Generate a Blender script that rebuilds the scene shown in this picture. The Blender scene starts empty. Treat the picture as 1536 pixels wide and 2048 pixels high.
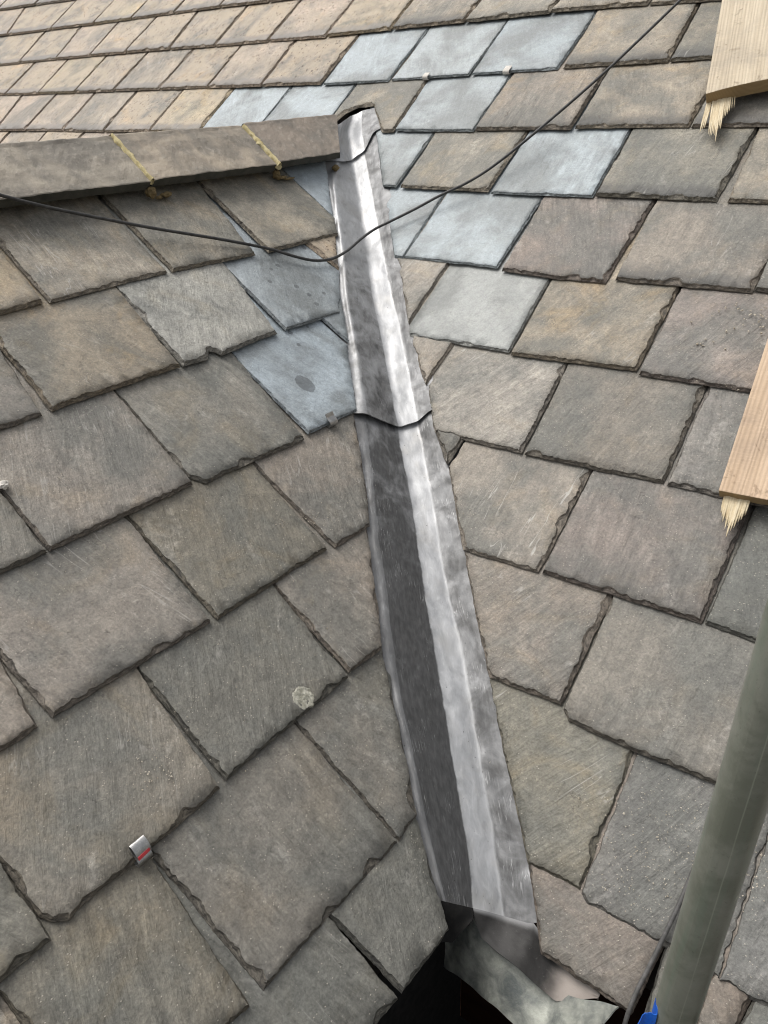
import bpy, bmesh, math, random
import numpy as np
from mathutils import Vector, Matrix, noise
from mathutils.geometry import delaunay_2d_cdt

scene = bpy.context.scene
Z0 = 4.6                                  # eye height above the ground
# ------------------------------------------------------------------ camera
cam_d = bpy.data.cameras.new('camera')
cam = bpy.data.objects.new('camera', cam_d)
scene.collection.objects.link(cam)
scene.camera = cam
cam_d.sensor_fit = 'HORIZONTAL'; cam_d.sensor_width = 36.0
cam_d.lens = 36.0 * 1592.843 / 1536.0
cam_d.clip_start = 0.02; cam_d.clip_end = 3000
CR = [[0.799434, -0.255325, 0.543796], [0.599853, 0.388795, -0.699296], [-0.032877, 0.885239, 0.463974]]
M4 = Matrix([[*CR[0], 0], [*CR[1], 0], [*CR[2], Z0], [0, 0, 0, 1]])
cam.matrix_world = M4
# ------------------------------------------------------------------ sky, sun, exposure
SUN_AZ = math.radians(-100)               # compass angle from +Y, towards the left of the picture
SUN_EL = math.radians(66)
world = bpy.data.worlds.new('World'); scene.world = world; world.use_nodes = True
wt = world.node_tree; wn = wt.nodes
bg = wn['Background']
sky = wn.new('ShaderNodeTexSky'); sky.sky_type = 'NISHITA'; sky.sun_disc = False
sky.sun_elevation = SUN_EL; sky.sun_rotation = SUN_AZ
sky.air_density = 1.0; sky.dust_density = 6.0; sky.ozone_density = 0.6
hs = wn.new('ShaderNodeHueSaturation'); hs.inputs['Saturation'].default_value = 0.22
wt.links.new(sky.outputs['Color'], hs.inputs['Color'])
wt.links.new(hs.outputs['Color'], bg.inputs['Color'])
bg.inputs['Strength'].default_value = 0.15
sd = bpy.data.lights.new('sun', 'SUN'); sd.energy = 1.15; sd.angle = math.radians(45); sd.color = (1.0, 0.965, 0.91)
sun = bpy.data.objects.new('sun', sd); scene.collection.objects.link(sun)
sdir = Vector((math.sin(SUN_AZ) * math.cos(SUN_EL), math.cos(SUN_AZ) * math.cos(SUN_EL), math.sin(SUN_EL)))
sun.rotation_euler = sdir.to_track_quat('Z', 'Y').to_euler()
sun.location = (-6, 2, 12)
scene.view_settings.view_transform = 'Standard'; scene.view_settings.look = 'None'
scene.view_settings.exposure = 0.2; scene.view_settings.gamma = 1.0
scene.render.engine = 'CYCLES'; scene.cycles.use_denoising = True; scene.cycles.denoiser = 'OPENIMAGEDENOISE'
scene.cycles.denoising_input_passes = 'RGB_ALBEDO_NORMAL'; scene.cycles.denoising_prefilter = 'ACCURATE'; scene.cycles.filter_width = 1.1; scene.cycles.max_bounces = 5; scene.cycles.diffuse_bounces = 3; scene.cycles.glossy_bounces = 3; scene.cycles.adaptive_threshold = 0.02
# ------------------------------------------------------------------ roof planes
PM, PD = 0.651007, 0.653951                       # pitches
GM, GD = 0.25455, 0.24611                       # gauges
OFF = {'M': -1.47369, 'D': -1.22303}
AX = {'M': (Vector((1, 0, 0)), Vector((0, math.cos(PM), math.sin(PM))), Vector((0, -math.sin(PM), math.cos(PM)))),
      'D': (Vector((0, 1, 0)), Vector((-math.cos(PD), 0, math.sin(PD))), Vector((math.sin(PD), 0, math.cos(PD))))}
SLOPE = {'M': 0.0122 / GM, 'D': 0.0122 / GD}
UP = Vector((0, 0, Z0))
def P3(w, u, v, h=0.0):
    a = AX[w]; return a[0] * u + a[1] * v + a[2] * (OFF[w] + h) + UP
def frame(w, u, v, h=0.0, rot=0.0):
    a = AX[w]
    # local x = eaves direction seen with z up out of the roof
    x = a[0] if w == 'M' else a[0]
    y = a[1]; z = a[2]
    m = Matrix([[x[i], y[i], z[i], 0] for i in range(3)] + [[0, 0, 0, 1]])
    m.translation = P3(w, u, v, h)
    return m @ Matrix.Rotation(rot, 4, 'Z')
# ------------------------------------------------------------------ helpers
C = scene.collection
def link(o): C.objects.link(o); return o
def mesh_obj(name, verts, faces, mat, parent=None, matrix=None, smooth=True):
    me = bpy.data.meshes.new(name); me.from_pydata([tuple(v) for v in verts], [], faces)
    if mat: me.materials.append(mat)
    if smooth: me.polygons.foreach_set('use_smooth', [True] * len(me.polygons))
    o = bpy.data.objects.new(name, me); link(o)
    if matrix is not None: o.matrix_world = matrix
    if parent: o.parent = parent
    return o
def tag(o, label=None, cat=None, group=None, kind=None):
    if label: o['label'] = label
    if cat: o['category'] = cat
    if group: o['group'] = group
    if kind: o['kind'] = kind
    return o
def fbm(x, y, z, oct=4): return noise.fractal(Vector((x, y, z)), 1.0, 2.0, oct, noise_basis='PERLIN_ORIGINAL')
def nz(x, y=0.0, z=0.0): return noise.noise(Vector((x, y, z)), noise_basis='PERLIN_ORIGINAL')
def tube(name, pts, r, mat, seg=10, parent=None, sub=6):
    pts = [Vector(p) for p in pts]; dense = []
    for i in range(len(pts) - 1):
        p0 = pts[max(i - 1, 0)]; p1 = pts[i]; p2 = pts[i + 1]; p3 = pts[min(i + 2, len(pts) - 1)]
        for k in range(sub):
            t = k / sub
            dense.append(0.5 * ((2 * p1) + (p2 - p0) * t + (2 * p0 - 5 * p1 + 4 * p2 - p3) * t * t + (3 * p1 - p0 - 3 * p2 + p3) * t ** 3))
    dense.append(pts[-1]); vs = []; fs = []
    up = Vector((0.1, 0.2, 1)).normalized()
    for i, p in enumerate(dense):
        d = (dense[min(i + 1, len(dense) - 1)] - dense[max(i - 1, 0)]).normalized()
        a = d.cross(up).normalized(); b = a.cross(d)
        for k in range(seg):
            q = 2 * math.pi * k / seg; vs.append(p + (a * math.cos(q) + b * math.sin(q)) * r)
    n = len(dense)
    for i in range(n - 1):
        for k in range(seg):
            fs.append((i * seg + k, i * seg + (k + 1) % seg, (i + 1) * seg + (k + 1) % seg, (i + 1) * seg + k))
    fs.append(tuple(range(seg))); fs.append(tuple(range((n - 1) * seg, n * seg))[::-1])
    return mesh_obj(name, vs, fs, mat, parent)
def sheet(name, rows, thick, mat, parent=None, uvs=None, smooth=True):
    """rows: list of equal-length lists of points; gives a sheet of real thickness"""
    nr, nc = len(rows), len(rows[0]); vs = [Vector(p) for r in rows for p in r]
    nor = []
    for i in range(nr):
        for j in range(nc):
            a = Vector(rows[min(i + 1, nr - 1)][j]) - Vector(rows[max(i - 1, 0)][j])
            b = Vector(rows[i][min(j + 1, nc - 1)]) - Vector(rows[i][max(j - 1, 0)])
            c = b.cross(a)
            nor.append(c.normalized() if c.length > 1e-12 else Vector((0, 0, 1)))
    if sum(n.z for n in nor) < 0: nor = [-n for n in nor]; flip = True
    else: flip = False
    N = nr * nc; vs2 = vs + [p - n * thick for p, n in zip(vs, nor)]
    fs = []
    for i in range(nr - 1):
        for j in range(nc - 1):
            q = (i * nc + j, i * nc + j + 1, (i + 1) * nc + j + 1, (i + 1) * nc + j)
            fs.append(q); fs.append(tuple(x + N for x in q[::-1]))
    bd = [j for j in range(nc)] + [i * nc + nc - 1 for i in range(1, nr)] + [(nr - 1) * nc + j for j in range(nc - 2, -1, -1)] + [i * nc for i in range(nr - 2, 0, -1)]
    for a, b in zip(bd, bd[1:] + bd[:1]): fs.append((b, a, a + N, b + N))
    me = bpy.data.meshes.new(name); me.from_pydata([tuple(v) for v in vs2], [], fs); me.materials.append(mat)
    bm = bmesh.new(); bm.from_mesh(me); bmesh.ops.recalc_face_normals(bm, faces=bm.faces); bm.to_mesh(me); bm.free()
    me.polygons.foreach_set('use_smooth', [smooth] * len(me.polygons))
    if uvs:
        ul = me.uv_layers.new(name='UVMap'); flat = [u for r in uvs for u in r] * 2
        for lp in me.loops: ul.data[lp.index].uv = flat[lp.vertex_index]
    me.shade_smooth() if False else None
    o = bpy.data.objects.new(name, me); link(o)
    if smooth:
        me.set_sharp_from_angle(angle=math.radians(50))
    if parent: o.parent = parent
    return o
# ------------------------------------------------------------------ materials
class NT:
    def __init__(s, name):
        s.m = bpy.data.materials.new(name); s.m.use_nodes = True; s.t = s.m.node_tree
        s.n = s.t.nodes; s.b = s.n['Principled BSDF']
    def new(s, typ, **kw):
        n = s.n.new(typ)
        for k, v in kw.items(): setattr(n, k, v)
        return n
    def put(s, sock, v):
        if hasattr(v, 'is_linked') or isinstance(v, bpy.types.NodeSocket): s.t.links.new(v, sock)
        elif isinstance(v, (tuple, list)) and sock.type == 'RGBA' and len(v) == 3: sock.default_value = (*v, 1)
        else: sock.default_value = v
    def math(s, op, a, b=0.0, c=None, clamp=False):
        n = s.new('ShaderNodeMath', operation=op, use_clamp=clamp); s.put(n.inputs[0], a); s.put(n.inputs[1], b)
        if c is not None: s.put(n.inputs[2], c)
        return n.outputs[0]
    def mix(s, f, a, b, blend='MIX'):
        n = s.new('ShaderNodeMix', data_type='RGBA', blend_type=blend); n.clamp_factor = True
        s.put(n.inputs['Factor'], f); s.put(n.inputs[6], a); s.put(n.inputs[7], b); return n.outputs[2]
    def ramp(s, v, lo, hi, a=0.0, b=1.0, smooth=True):
        n = s.new('ShaderNodeMapRange', interpolation_type='SMOOTHSTEP' if smooth else 'LINEAR')
        s.put(n.inputs[0], v); n.inputs[1].default_value = lo; n.inputs[2].default_value = hi
        n.inputs[3].default_value = a; n.inputs[4].default_value = b; return n.outputs[0]
    def noise(s, vec, scale, detail=4.0, rough=0.55, dist=0.0):
        n = s.new('ShaderNodeTexNoise'); s.put(n.inputs['Vector'], vec); n.inputs['Scale'].default_value = scale
        n.inputs['Detail'].default_value = detail; n.inputs['Roughness'].default_value = rough; n.inputs['Distortion'].default_value = dist
        return n.outputs['Fac']
    def voro(s, vec, scale, feature='F1', rnd=1.0):
        n = s.new('ShaderNodeTexVoronoi', feature=feature); s.put(n.inputs['Vector'], vec); n.inputs['Scale'].default_value = scale
        n.inputs['Randomness'].default_value = rnd; return n
    def mapping(s, vec, rot=0.0, scale=(1, 1, 1), loc=(0, 0, 0)):
        n = s.new('ShaderNodeMapping'); s.put(n.inputs['Vector'], vec); n.inputs['Rotation'].default_value = (0, 0, rot)
        n.inputs['Scale'].default_value = scale; n.inputs['Location'].default_value = loc; return n.outputs[0]
    def bump(s, h, strength, dist, normal=None):
        n = s.new('ShaderNodeBump'); s.put(n.inputs['Height'], h); n.inputs['Strength'].default_value = strength
        n.inputs['Distance'].default_value = dist
        if normal is not None: s.put(n.inputs['Normal'], normal)
        return n.outputs[0]
    def attr(s, name):
        n = s.new('ShaderNodeAttribute', attribute_type='OBJECT', attribute_name=name); return n.outputs['Fac']
    def out(s, **kw):
        for k, v in kw.items(): s.put(s.b.inputs[k.replace('_', ' ')], v)
        return s.m

def slate_material(name, kind):
    t = NT(name); tc = t.new('ShaderNodeTexCoord'); oi = t.new('ShaderNodeObjectInfo')
    rnd = oi.outputs['Random']; base = oi.outputs['Color']
    cx = t.new('ShaderNodeCombineXYZ'); t.put(cx.inputs[0], t.math('MULTIPLY', rnd, 43.7)); t.put(cx.inputs[1], t.math('MULTIPLY', rnd, 91.3)); t.put(cx.inputs[2], t.math('MULTIPLY', rnd, 17.9))
    add = t.new('ShaderNodeVectorMath', operation='ADD'); t.put(add.inputs[0], tc.outputs['Object']); t.put(add.inputs[1], cx.outputs[0])
    v = add.outputs[0]
    sep = t.new('ShaderNodeSeparateXYZ'); t.put(sep.inputs[0], tc.outputs['Object']); y = sep.outputs[1]
    # grain runs down the slate, each slate at its own small angle
    rm = t.new('ShaderNodeVectorRotate', rotation_type='Z_AXIS'); t.put(rm.inputs['Vector'], v)
    t.put(rm.inputs['Angle'], t.math('MULTIPLY_ADD', rnd, 1.1, -0.5))
    g = t.mapping(rm.outputs[0], 0, (60, 9, 60)); g2 = t.mapping(rm.outputs[0], 0, (170, 22, 170))
    streak = t.noise(g, 1.0, 6, 0.62, 0.3); streak2 = t.noise(g2, 1.0, 4, 0.6)
    blotch = t.noise(v, 5.0, 5, 0.6, 0.4); blotch2 = t.noise(v, 17.0, 6, 0.65, 0.6)
    grain = t.noise(v, 230.0, 4, 0.75); mid = t.noise(v, 70.0, 6, 0.75, 0.4)
    col = t.mix(t.ramp(blotch, 0.38, 0.62, 0, 1.0), t.mix(1.0, base, (1.12, 1.09, 1.04), 'MULTIPLY'), t.mix(0.5, t.mix(1.0, base, (0.72, 0.73, 0.72), 'MULTIPLY'), (0.150, 0.150, 0.134)))
    col = t.mix(t.ramp(blotch2, 0.34, 0.66, 0.0, 0.75 if kind != 'blue' else 0.3), col, t.mix(1.0, col, (1.32, 1.31, 1.29), 'MULTIPLY'))
    amt = 0.75 if kind == 'blue' else 1.0
    def mul(c, f, lo, hi):
        q = t.new('ShaderNodeMix', data_type='RGBA', blend_type='MULTIPLY'); q.inputs[0].default_value = 1.0
        t.put(q.inputs[6], c); k = t.ramp(f, 0.25, 0.75, 1 - (1 - lo) * amt, 1 + (hi - 1) * amt, False); cc = t.new('ShaderNodeCombineColor')
        for i in range(3): t.put(cc.inputs[i], k)
        t.put(q.inputs[7], cc.outputs[0]); return q.outputs[2]
    patch = t.ramp(t.noise(v, 6.5, 3, 0.6, 0.5), 0.36, 0.62, 0.10, 1.0)
    h1 = t.new('ShaderNodeTexWhiteNoise', noise_dimensions='1D'); t.put(h1.inputs['W'], rnd)
    patch = t.math('MULTIPLY', patch, t.ramp(h1.outputs['Value'], 0.0, 1.0, 0.12, 1.0, False))
    def toward(f): return t.math('MULTIPLY_ADD', t.math('SUBTRACT', f, 0.5), patch, 0.5)
    col = mul(col, toward(streak), 0.70, 1.34); col = mul(col, toward(streak2), 0.74, 1.30); col = mul(col, mid, 0.66, 1.36); col = mul(col, grain, 0.66, 1.36)
    # rusty bloom
    rust = t.math('MULTIPLY', t.ramp(t.noise(v, 8.0, 5, 0.6, 0.8), 0.50, 0.70), t.attr('rust'))
    col = t.mix(rust, col, t.mix(1.0, col, (1.20, 1.05, 0.83), 'MULTIPLY'))
    # chalky scuffs
    scf = t.math('MULTIPLY', t.ramp(t.noise(t.mapping(rm.outputs[0], 0.2, (17, 6, 17)), 1.0, 5, 0.65, 0.8), 0.56, 0.72), t.ramp(mid, 0.40, 0.62))
    col = t.mix(t.math('MULTIPLY', scf, 0.75 if kind != 'blue' else 0.22), col, t.mix(0.45, t.mix(1.0, col, (1.7, 1.7, 1.7), 'MULTIPLY'), (0.36, 0.345, 0.32)))
    h = t.math('ADD', t.math('MULTIPLY', streak, 0.9), t.math('MULTIPLY', mid, 0.5))
    # layers split away in thin terraces
    lay = t.noise(v, 13.0, 5, 0.62, 1.0)
    ter = t.math('DIVIDE', t.math('FLOOR', t.math('MULTIPLY', lay, 7.0)), 7.0)
    fr = t.math('FRACT', t.math('MULTIPLY', lay, 7.0))
    crk = t.math('MULTIPLY', t.ramp(fr, 0.0, 0.07, 1, 0), t.ramp(t.noise(v, 15.0, 2), 0.50, 0.62))
    crk = t.math('MULTIPLY', crk, t.math('GREATER_THAN', lay, 0.44))
    col = t.mix(t.math('MULTIPLY', crk, 0.7 if kind != 'blue' else 0.35), col, (0.055, 0.048, 0.042))
    lip = t.math('MULTIPLY', t.ramp(t.math('ABSOLUTE', t.math('SUBTRACT', fr, 0.14)), 0.0, 0.08, 1, 0), t.ramp(t.noise(v, 15.0, 2), 0.50, 0.62))
    col = t.mix(t.math('MULTIPLY', lip, 0.4), col, t.mix(1.0, col, (1.5, 1.47, 1.42), 'MULTIPLY'))
    if kind == 'ochre':
        band = t.ramp(t.math('ADD', y, t.math('MULTIPLY_ADD', blotch2, -0.05, 0.025)), 0.028, 0.052, 1.0, 0.0)
        och = t.math('MULTIPLY', t.ramp(t.noise(v, 9.0, 4, 0.6, 0.5), 0.38, 0.62), t.math('SUBTRACT', 1.0, band))
        och = t.math('MULTIPLY', och, t.attr('rust'))
        col = t.mix(och, col, (0.425, 0.350, 0.255))
        col = t.mix(t.math('MULTIPLY', band, 0.75), col, (0.235, 0.215, 0.195))
        pv = t.voro(t.mapping(rm.outputs[0], 0.0, (1.0, 0.55, 1.0)), 95.0)
        pit = t.math('MULTIPLY', t.ramp(pv.outputs['Distance'], 0.18, 0.36, 1, 0), t.ramp(t.noise(v, 26.0, 3, 0.6), 0.46, 0.58))
        pit = t.math('MULTIPLY', pit, t.math('SUBTRACT', 1.0, band))
        pit = t.math('MULTIPLY', pit, t.attr('pits'))
        col = t.mix(t.math('MULTIPLY', pit, 0.85), col, (0.105, 0.07, 0.05))
        h = t.math('SUBTRACT', h, t.math('MULTIPLY', pit, 0.5))
    if kind == 'stone':
        # dark tide line along the exposed lower edge of some slates
        band = t.ramp(t.math('ADD', y, t.math('MULTIPLY_ADD', blotch2, -0.09, 0.045)), 0.02, 0.06, 1.0, 0.0)
        col = t.mix(t.math('MULTIPLY', band, t.attr('band')), col, (0.085, 0.083, 0.078))
        pv = t.voro(t.mapping(rm.outputs[0], 0.0, (1.0, 0.55, 1.0)), 85.0)
        pit = t.math('MULTIPLY', t.ramp(pv.outputs['Distance'], 0.14, 0.30, 1, 0), t.ramp(t.noise(v, 22.0, 3, 0.6), 0.50, 0.60))
        pit = t.math('MULTIPLY', pit, t.attr('pits')); col = t.mix(t.math('MULTIPLY', pit, 0.75), col, (0.07, 0.045, 0.03))
    # pale flecks of grit, and thin scratches
    sv = t.voro(t.mapping(v, 0.7, (1, 1.5, 1)), 210.0); cr = t.new('ShaderNodeSeparateColor'); t.put(cr.inputs[0], sv.outputs['Color'])
    fl = t.math('MULTIPLY', t.ramp(sv.outputs['Distance'], 0.14, 0.34, 1, 0), t.math('GREATER_THAN', t.math('ADD', cr.outputs[0], t.math('MULTIPLY', t.noise(v, 9.0, 5, 0.7), 0.42)), t.math('SUBTRACT', 1.20, t.math('MULTIPLY', t.attr('flecks'), 0.16))))
    if kind != 'blue':
        col = t.mix(t.math('MULTIPLY', fl, 0.8), col, (0.50, 0.455, 0.385))
    sm = t.mapping(rm.outputs[0], 0.35, (26, 3.0, 1)); sn = t.noise(sm, 1.0, 3, 0.5, 0.5)
    sc = t.math('MULTIPLY', t.ramp(t.math('ABSOLUTE', t.math('SUBTRACT', sn, 0.5)), 0.0, 0.012, 1, 0), t.ramp(t.noise(v, 11.0, 2), 0.52, 0.62))
    col = t.mix(t.math('MULTIPLY', sc, t.math('MULTIPLY', t.attr('scratch'), 1.8, clamp=True)), col, (0.52, 0.50, 0.46))
    # damp spots
    if kind == 'blue':
        dx = t.new('ShaderNodeVectorMath', operation='DISTANCE')
        wob = t.math('MULTIPLY', t.math('SUBTRACT', t.noise(v, 60.0, 3), 0.5), 0.016)
        ax = t.new('ShaderNodeAttribute', attribute_type='OBJECT', attribute_name='damp_at')
        t.put(dx.inputs[0], t.mapping(tc.outputs['Object'], 0, (1.35, 1, 0))); t.put(dx.inputs[1], ax.outputs['Vector'])
        dm = t.math('MULTIPLY', t.ramp(t.math('ADD', dx.outputs['Value'], wob), 0.027, 0.0295, 1, 0), t.attr('damp'))
        pv2 = t.voro(v, 26.0); c2 = t.new('ShaderNodeSeparateColor'); t.put(c2.inputs[0], pv2.outputs['Color'])
        d2 = t.math('MULTIPLY', t.ramp(t.math('ADD', pv2.outputs['Distance'], t.math('MULTIPLY', wob, 9.0)), 0.17, 0.21, 1, 0), t.math('GREATER_THAN', c2.outputs[1], t.math('SUBTRACT', 1.0, t.math('MULTIPLY', t.attr('drips'), 0.35))))
        dm = t.math('MAXIMUM', dm, d2)
        col = t.mix(t.math('MULTIPLY', dm, 0.62), col, (0.055, 0.060, 0.065))
    b1 = t.bump(ter, 0.9 if kind != 'blue' else 0.5, 0.0050)
    b2 = t.bump(h, 0.9 if kind != 'blue' else 0.6, 0.0046, b1)
    b3 = t.bump(t.math('ADD', grain, t.math('MULTIPLY', fl, 1.5)), 0.45 if kind != 'blue' else 0.2, 0.0006, b2)
    ro = t.ramp(mid, 0.3, 0.7, 0.50, 0.72) if kind != 'blue' else t.ramp(mid, 0.3, 0.7, 0.42, 0.58)
    return t.out(Base_Color=col, Roughness=ro, Normal=b3, Specular_IOR_Level=0.45 if kind != 'blue' else 0.6)
MAT = {k: slate_material('slate_' + k, k) for k in ('stone', 'ochre', 'blue')}

def edge_material():
    t = NT('slate_broken_edge'); tc = t.new('ShaderNodeTexCoord'); oi = t.new('ShaderNodeObjectInfo')
    v = t.mapping(tc.outputs['Object'], 0, (1, 1, 5)); n1 = t.noise(v, 85, 5, 0.7, 0.6); n2 = t.noise(tc.outputs['Object'], 30, 4)
    col = t.mix(t.ramp(n1, 0.3, 0.7), t.mix(1.0, oi.outputs['Color'], (0.26, 0.25, 0.24), 'MULTIPLY'), t.mix(1.0, oi.outputs['Color'], (1.25, 1.18, 1.08), 'MULTIPLY'))
    col = t.mix(t.ramp(n2, 0.5, 0.7, 0, 0.5), col, (0.06, 0.058, 0.055))
    return t.out(Base_Color=col, Roughness=0.75, Normal=t.bump(n1, 0.8, 0.003), Specular_IOR_Level=0.35)
EDGE = edge_material()

def lead_material():
    t = NT('lead'); uv = t.new('ShaderNodeUVMap', uv_map='UVMap'); tc = t.new('ShaderNodeTexCoord')
    sp = t.new('ShaderNodeSeparateXYZ'); t.put(sp.inputs[0], uv.outputs[0]); along, across = sp.outputs[0], sp.outputs[1]
    l = t.mapping(uv.outputs[0], 0, (15.0, 36, 1)); f = t.mapping(uv.outputs[0], 0, (48, 150, 1))
    st = t.noise(l, 1.0, 6, 0.6, 0.6); fn = t.noise(f, 1.0, 4, 0.6); bl = t.noise(tc.outputs['Object'], 16, 5, 0.6, 0.5); gr = t.noise(tc.outputs['Object'], 300, 3)
    # dark reflections painted in with patination streaks: left leaf (across < 0), right rim
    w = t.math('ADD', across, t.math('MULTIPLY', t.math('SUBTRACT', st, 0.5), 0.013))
    dark_refl = t.math('MULTIPLY', t.ramp(w, -0.003, 0.0015, 1.0, 0.0), t.math('MAXIMUM', t.ramp(w, -0.094, -0.086), t.ramp(along, 0.55, 1.1, 0.0, 0.8)))
    dark_refl = t.math('MULTIPLY', dark_refl, t.ramp(t.math('ADD', t.math('MULTIPLY', along, 0.40), t.math('ADD', t.math('MULTIPLY', bl, 0.9), t.math('MULTIPLY', st, 0.9))), 1.02, 1.62, 0.06, 0.95))
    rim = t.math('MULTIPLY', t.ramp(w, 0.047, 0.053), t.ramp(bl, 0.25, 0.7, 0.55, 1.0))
    dark_refl = t.math('MAXIMUM', dark_refl, t.math('MULTIPLY', rim, 0.95))
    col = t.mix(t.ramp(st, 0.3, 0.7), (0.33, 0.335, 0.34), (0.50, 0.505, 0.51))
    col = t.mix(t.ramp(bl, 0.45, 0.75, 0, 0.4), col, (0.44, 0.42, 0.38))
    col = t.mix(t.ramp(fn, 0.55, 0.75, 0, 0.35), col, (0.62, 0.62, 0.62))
    col = t.mix(dark_refl, col, t.mix(t.ramp(fn, 0.3, 0.7), (0.046, 0.046, 0.046), (0.085, 0.085, 0.085)))
    h = t.math('ADD', t.math('MULTIPLY', bl, 0.8), t.math('MULTIPLY', fn, 0.25))
    scr = t.noise(t.mapping(uv.outputs[0], 0.25, (9, 260, 1)), 1.0, 2, 0.5); scm = t.math('MULTIPLY', t.ramp(t.math('ABSOLUTE', t.math('SUBTRACT', scr, 0.5)), 0, 0.012, 1, 0), t.ramp(t.noise(tc.outputs['Object'], 18, 3), 0.52, 0.62))
    col = t.mix(t.math('MULTIPLY', scm, 0.5), col, (0.62, 0.62, 0.62))
    ox = t.noise(t.mapping(uv.outputs[0], 0, (34, 60, 1)), 1.0, 6, 0.7, 0.8); col = t.mix(t.ramp(ox, 0.52, 0.72, 0, 0.30), col, t.mix(1.0, col, (1.6, 1.6, 1.58), 'MULTIPLY')); col = t.mix(t.ramp(ox, 0.46, 0.30, 0, 0.30), col, t.mix(1.0, col, (0.6, 0.6, 0.6), 'MULTIPLY'))
    spk = t.voro(tc.outputs['Object'], 75); col = t.mix(t.math('MULTIPLY', t.ramp(spk.outputs['Distance'], 0.05, 0.11, 1, 0), t.ramp(gr, 0.5, 0.6)), col, (0.03, 0.028, 0.025))
    return t.out(Base_Color=col, Metallic=0.40, Roughness=t.math('ADD', t.ramp(ox, 0.3, 0.7, 0.36, 0.56), t.math('MULTIPLY', dark_refl, 0.06)), Normal=t.bump(gr, 0.2, 0.0008, t.bump(t.math('ADD', t.math('MULTIPLY', bl, 0.9), t.math('MULTIPLY', ox, 0.35)), 0.35, 0.003)))
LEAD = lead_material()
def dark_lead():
    t = NT('lead_dark_reflection'); tc = t.new('ShaderNodeTexCoord'); v = tc.outputs['Object']; n = t.noise(v, 14, 5, 0.6, 0.6); f = t.noise(v, 150, 4, 0.7); sp = t.new('ShaderNodeSeparateXYZ'); t.put(sp.inputs[0], v)
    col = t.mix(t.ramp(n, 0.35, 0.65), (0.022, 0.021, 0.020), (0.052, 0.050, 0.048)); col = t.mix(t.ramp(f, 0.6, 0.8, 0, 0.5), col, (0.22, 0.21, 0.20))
    # dark reflection painted on the flap, fading at the fold and far corner
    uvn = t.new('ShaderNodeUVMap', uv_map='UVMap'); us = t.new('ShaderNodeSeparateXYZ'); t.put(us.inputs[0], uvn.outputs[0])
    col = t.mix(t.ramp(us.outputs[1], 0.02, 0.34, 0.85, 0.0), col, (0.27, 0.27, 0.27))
    pale_end = t.ramp(t.math('ADD', sp.outputs[0], t.math('MULTIPLY', n, 0.05)), -0.285, -0.235)
    col = t.mix(t.math('MULTIPLY', pale_end, 0.9), col, (0.42, 0.37, 0.33))
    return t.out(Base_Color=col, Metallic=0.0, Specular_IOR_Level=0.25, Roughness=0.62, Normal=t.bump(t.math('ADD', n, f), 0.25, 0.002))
REFL_LEAD = dark_lead()

def simple(name, c1, c2, scale=20, rough=0.7, bump=0.3, bd=0.002, metal=0.0, detail=5, spec=0.4, stretch=(1, 1, 1)):
    t = NT(name); tc = t.new('ShaderNodeTexCoord'); v = t.mapping(tc.outputs['Object'], 0, stretch)
    n = t.noise(v, scale, detail, 0.62, 0.4); n2 = t.noise(v, scale * 9, 4, 0.6)
    col = t.mix(t.ramp(n, 0.32, 0.68), c1, c2); col = t.mix(t.ramp(n2, 0.3, 0.7, 0.0, 0.35), col, t.mix(0.5, c1, (0.01, 0.01, 0.01)))
    return t.out(Base_Color=col, Roughness=rough, Metallic=metal, Specular_IOR_Level=spec, Normal=t.bump(t.math('ADD', n, t.math('MULTIPLY', n2, 0.5)), bump, bd))
MORTAR = simple('lime_mortar', (0.50, 0.41, 0.20), (0.70, 0.61, 0.36), 60, 0.9, 0.7, 0.004)
CLAY = None
def ridge_material():
    t = NT('ridge_stone'); tc = t.new('ShaderNodeTexCoord'); v = tc.outputs['Object']; oi = t.new('ShaderNodeObjectInfo')
    r = t.mapping(v, 0.6, (30, 9, 30)); st = t.noise(r, 1, 6, 0.62, 0.3); bl = t.noise(v, 7, 5, 0.6, 0.5); gr = t.noise(v, 260, 4, 0.7); md = t.noise(v, 55, 5, 0.7)
    col = t.mix(t.ramp(bl, 0.38, 0.62), oi.outputs['Color'], t.mix(0.6, t.mix(1.0, oi.outputs['Color'], (0.62, 0.60, 0.58), 'MULTIPLY'), (0.19, 0.185, 0.165)))
    col = t.mix(t.ramp(st, 0.3, 0.7, 0, 0.40), col, (0.14, 0.12, 0.10)); col = t.mix(t.ramp(md, 0.5, 0.75, 0, 0.5), col, (0.44, 0.40, 0.34))
    col = t.mix(t.ramp(gr, 0.55, 0.8, 0, 0.4), col, (0.09, 0.08, 0.07))
    return t.out(Base_Color=col, Roughness=0.78, Normal=t.bump(t.math('ADD', md, t.math('MULTIPLY', gr, 0.5)), 0.7, 0.004))
RIDGE = ridge_material()
RIDGESHADE = simple('ridge_face_shade', (0.050, 0.050, 0.040), (0.085, 0.082, 0.066), 35, 0.8, 0.3, 0.001)  # shade on the foot and end faces, painted as a darker ridge colour
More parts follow.
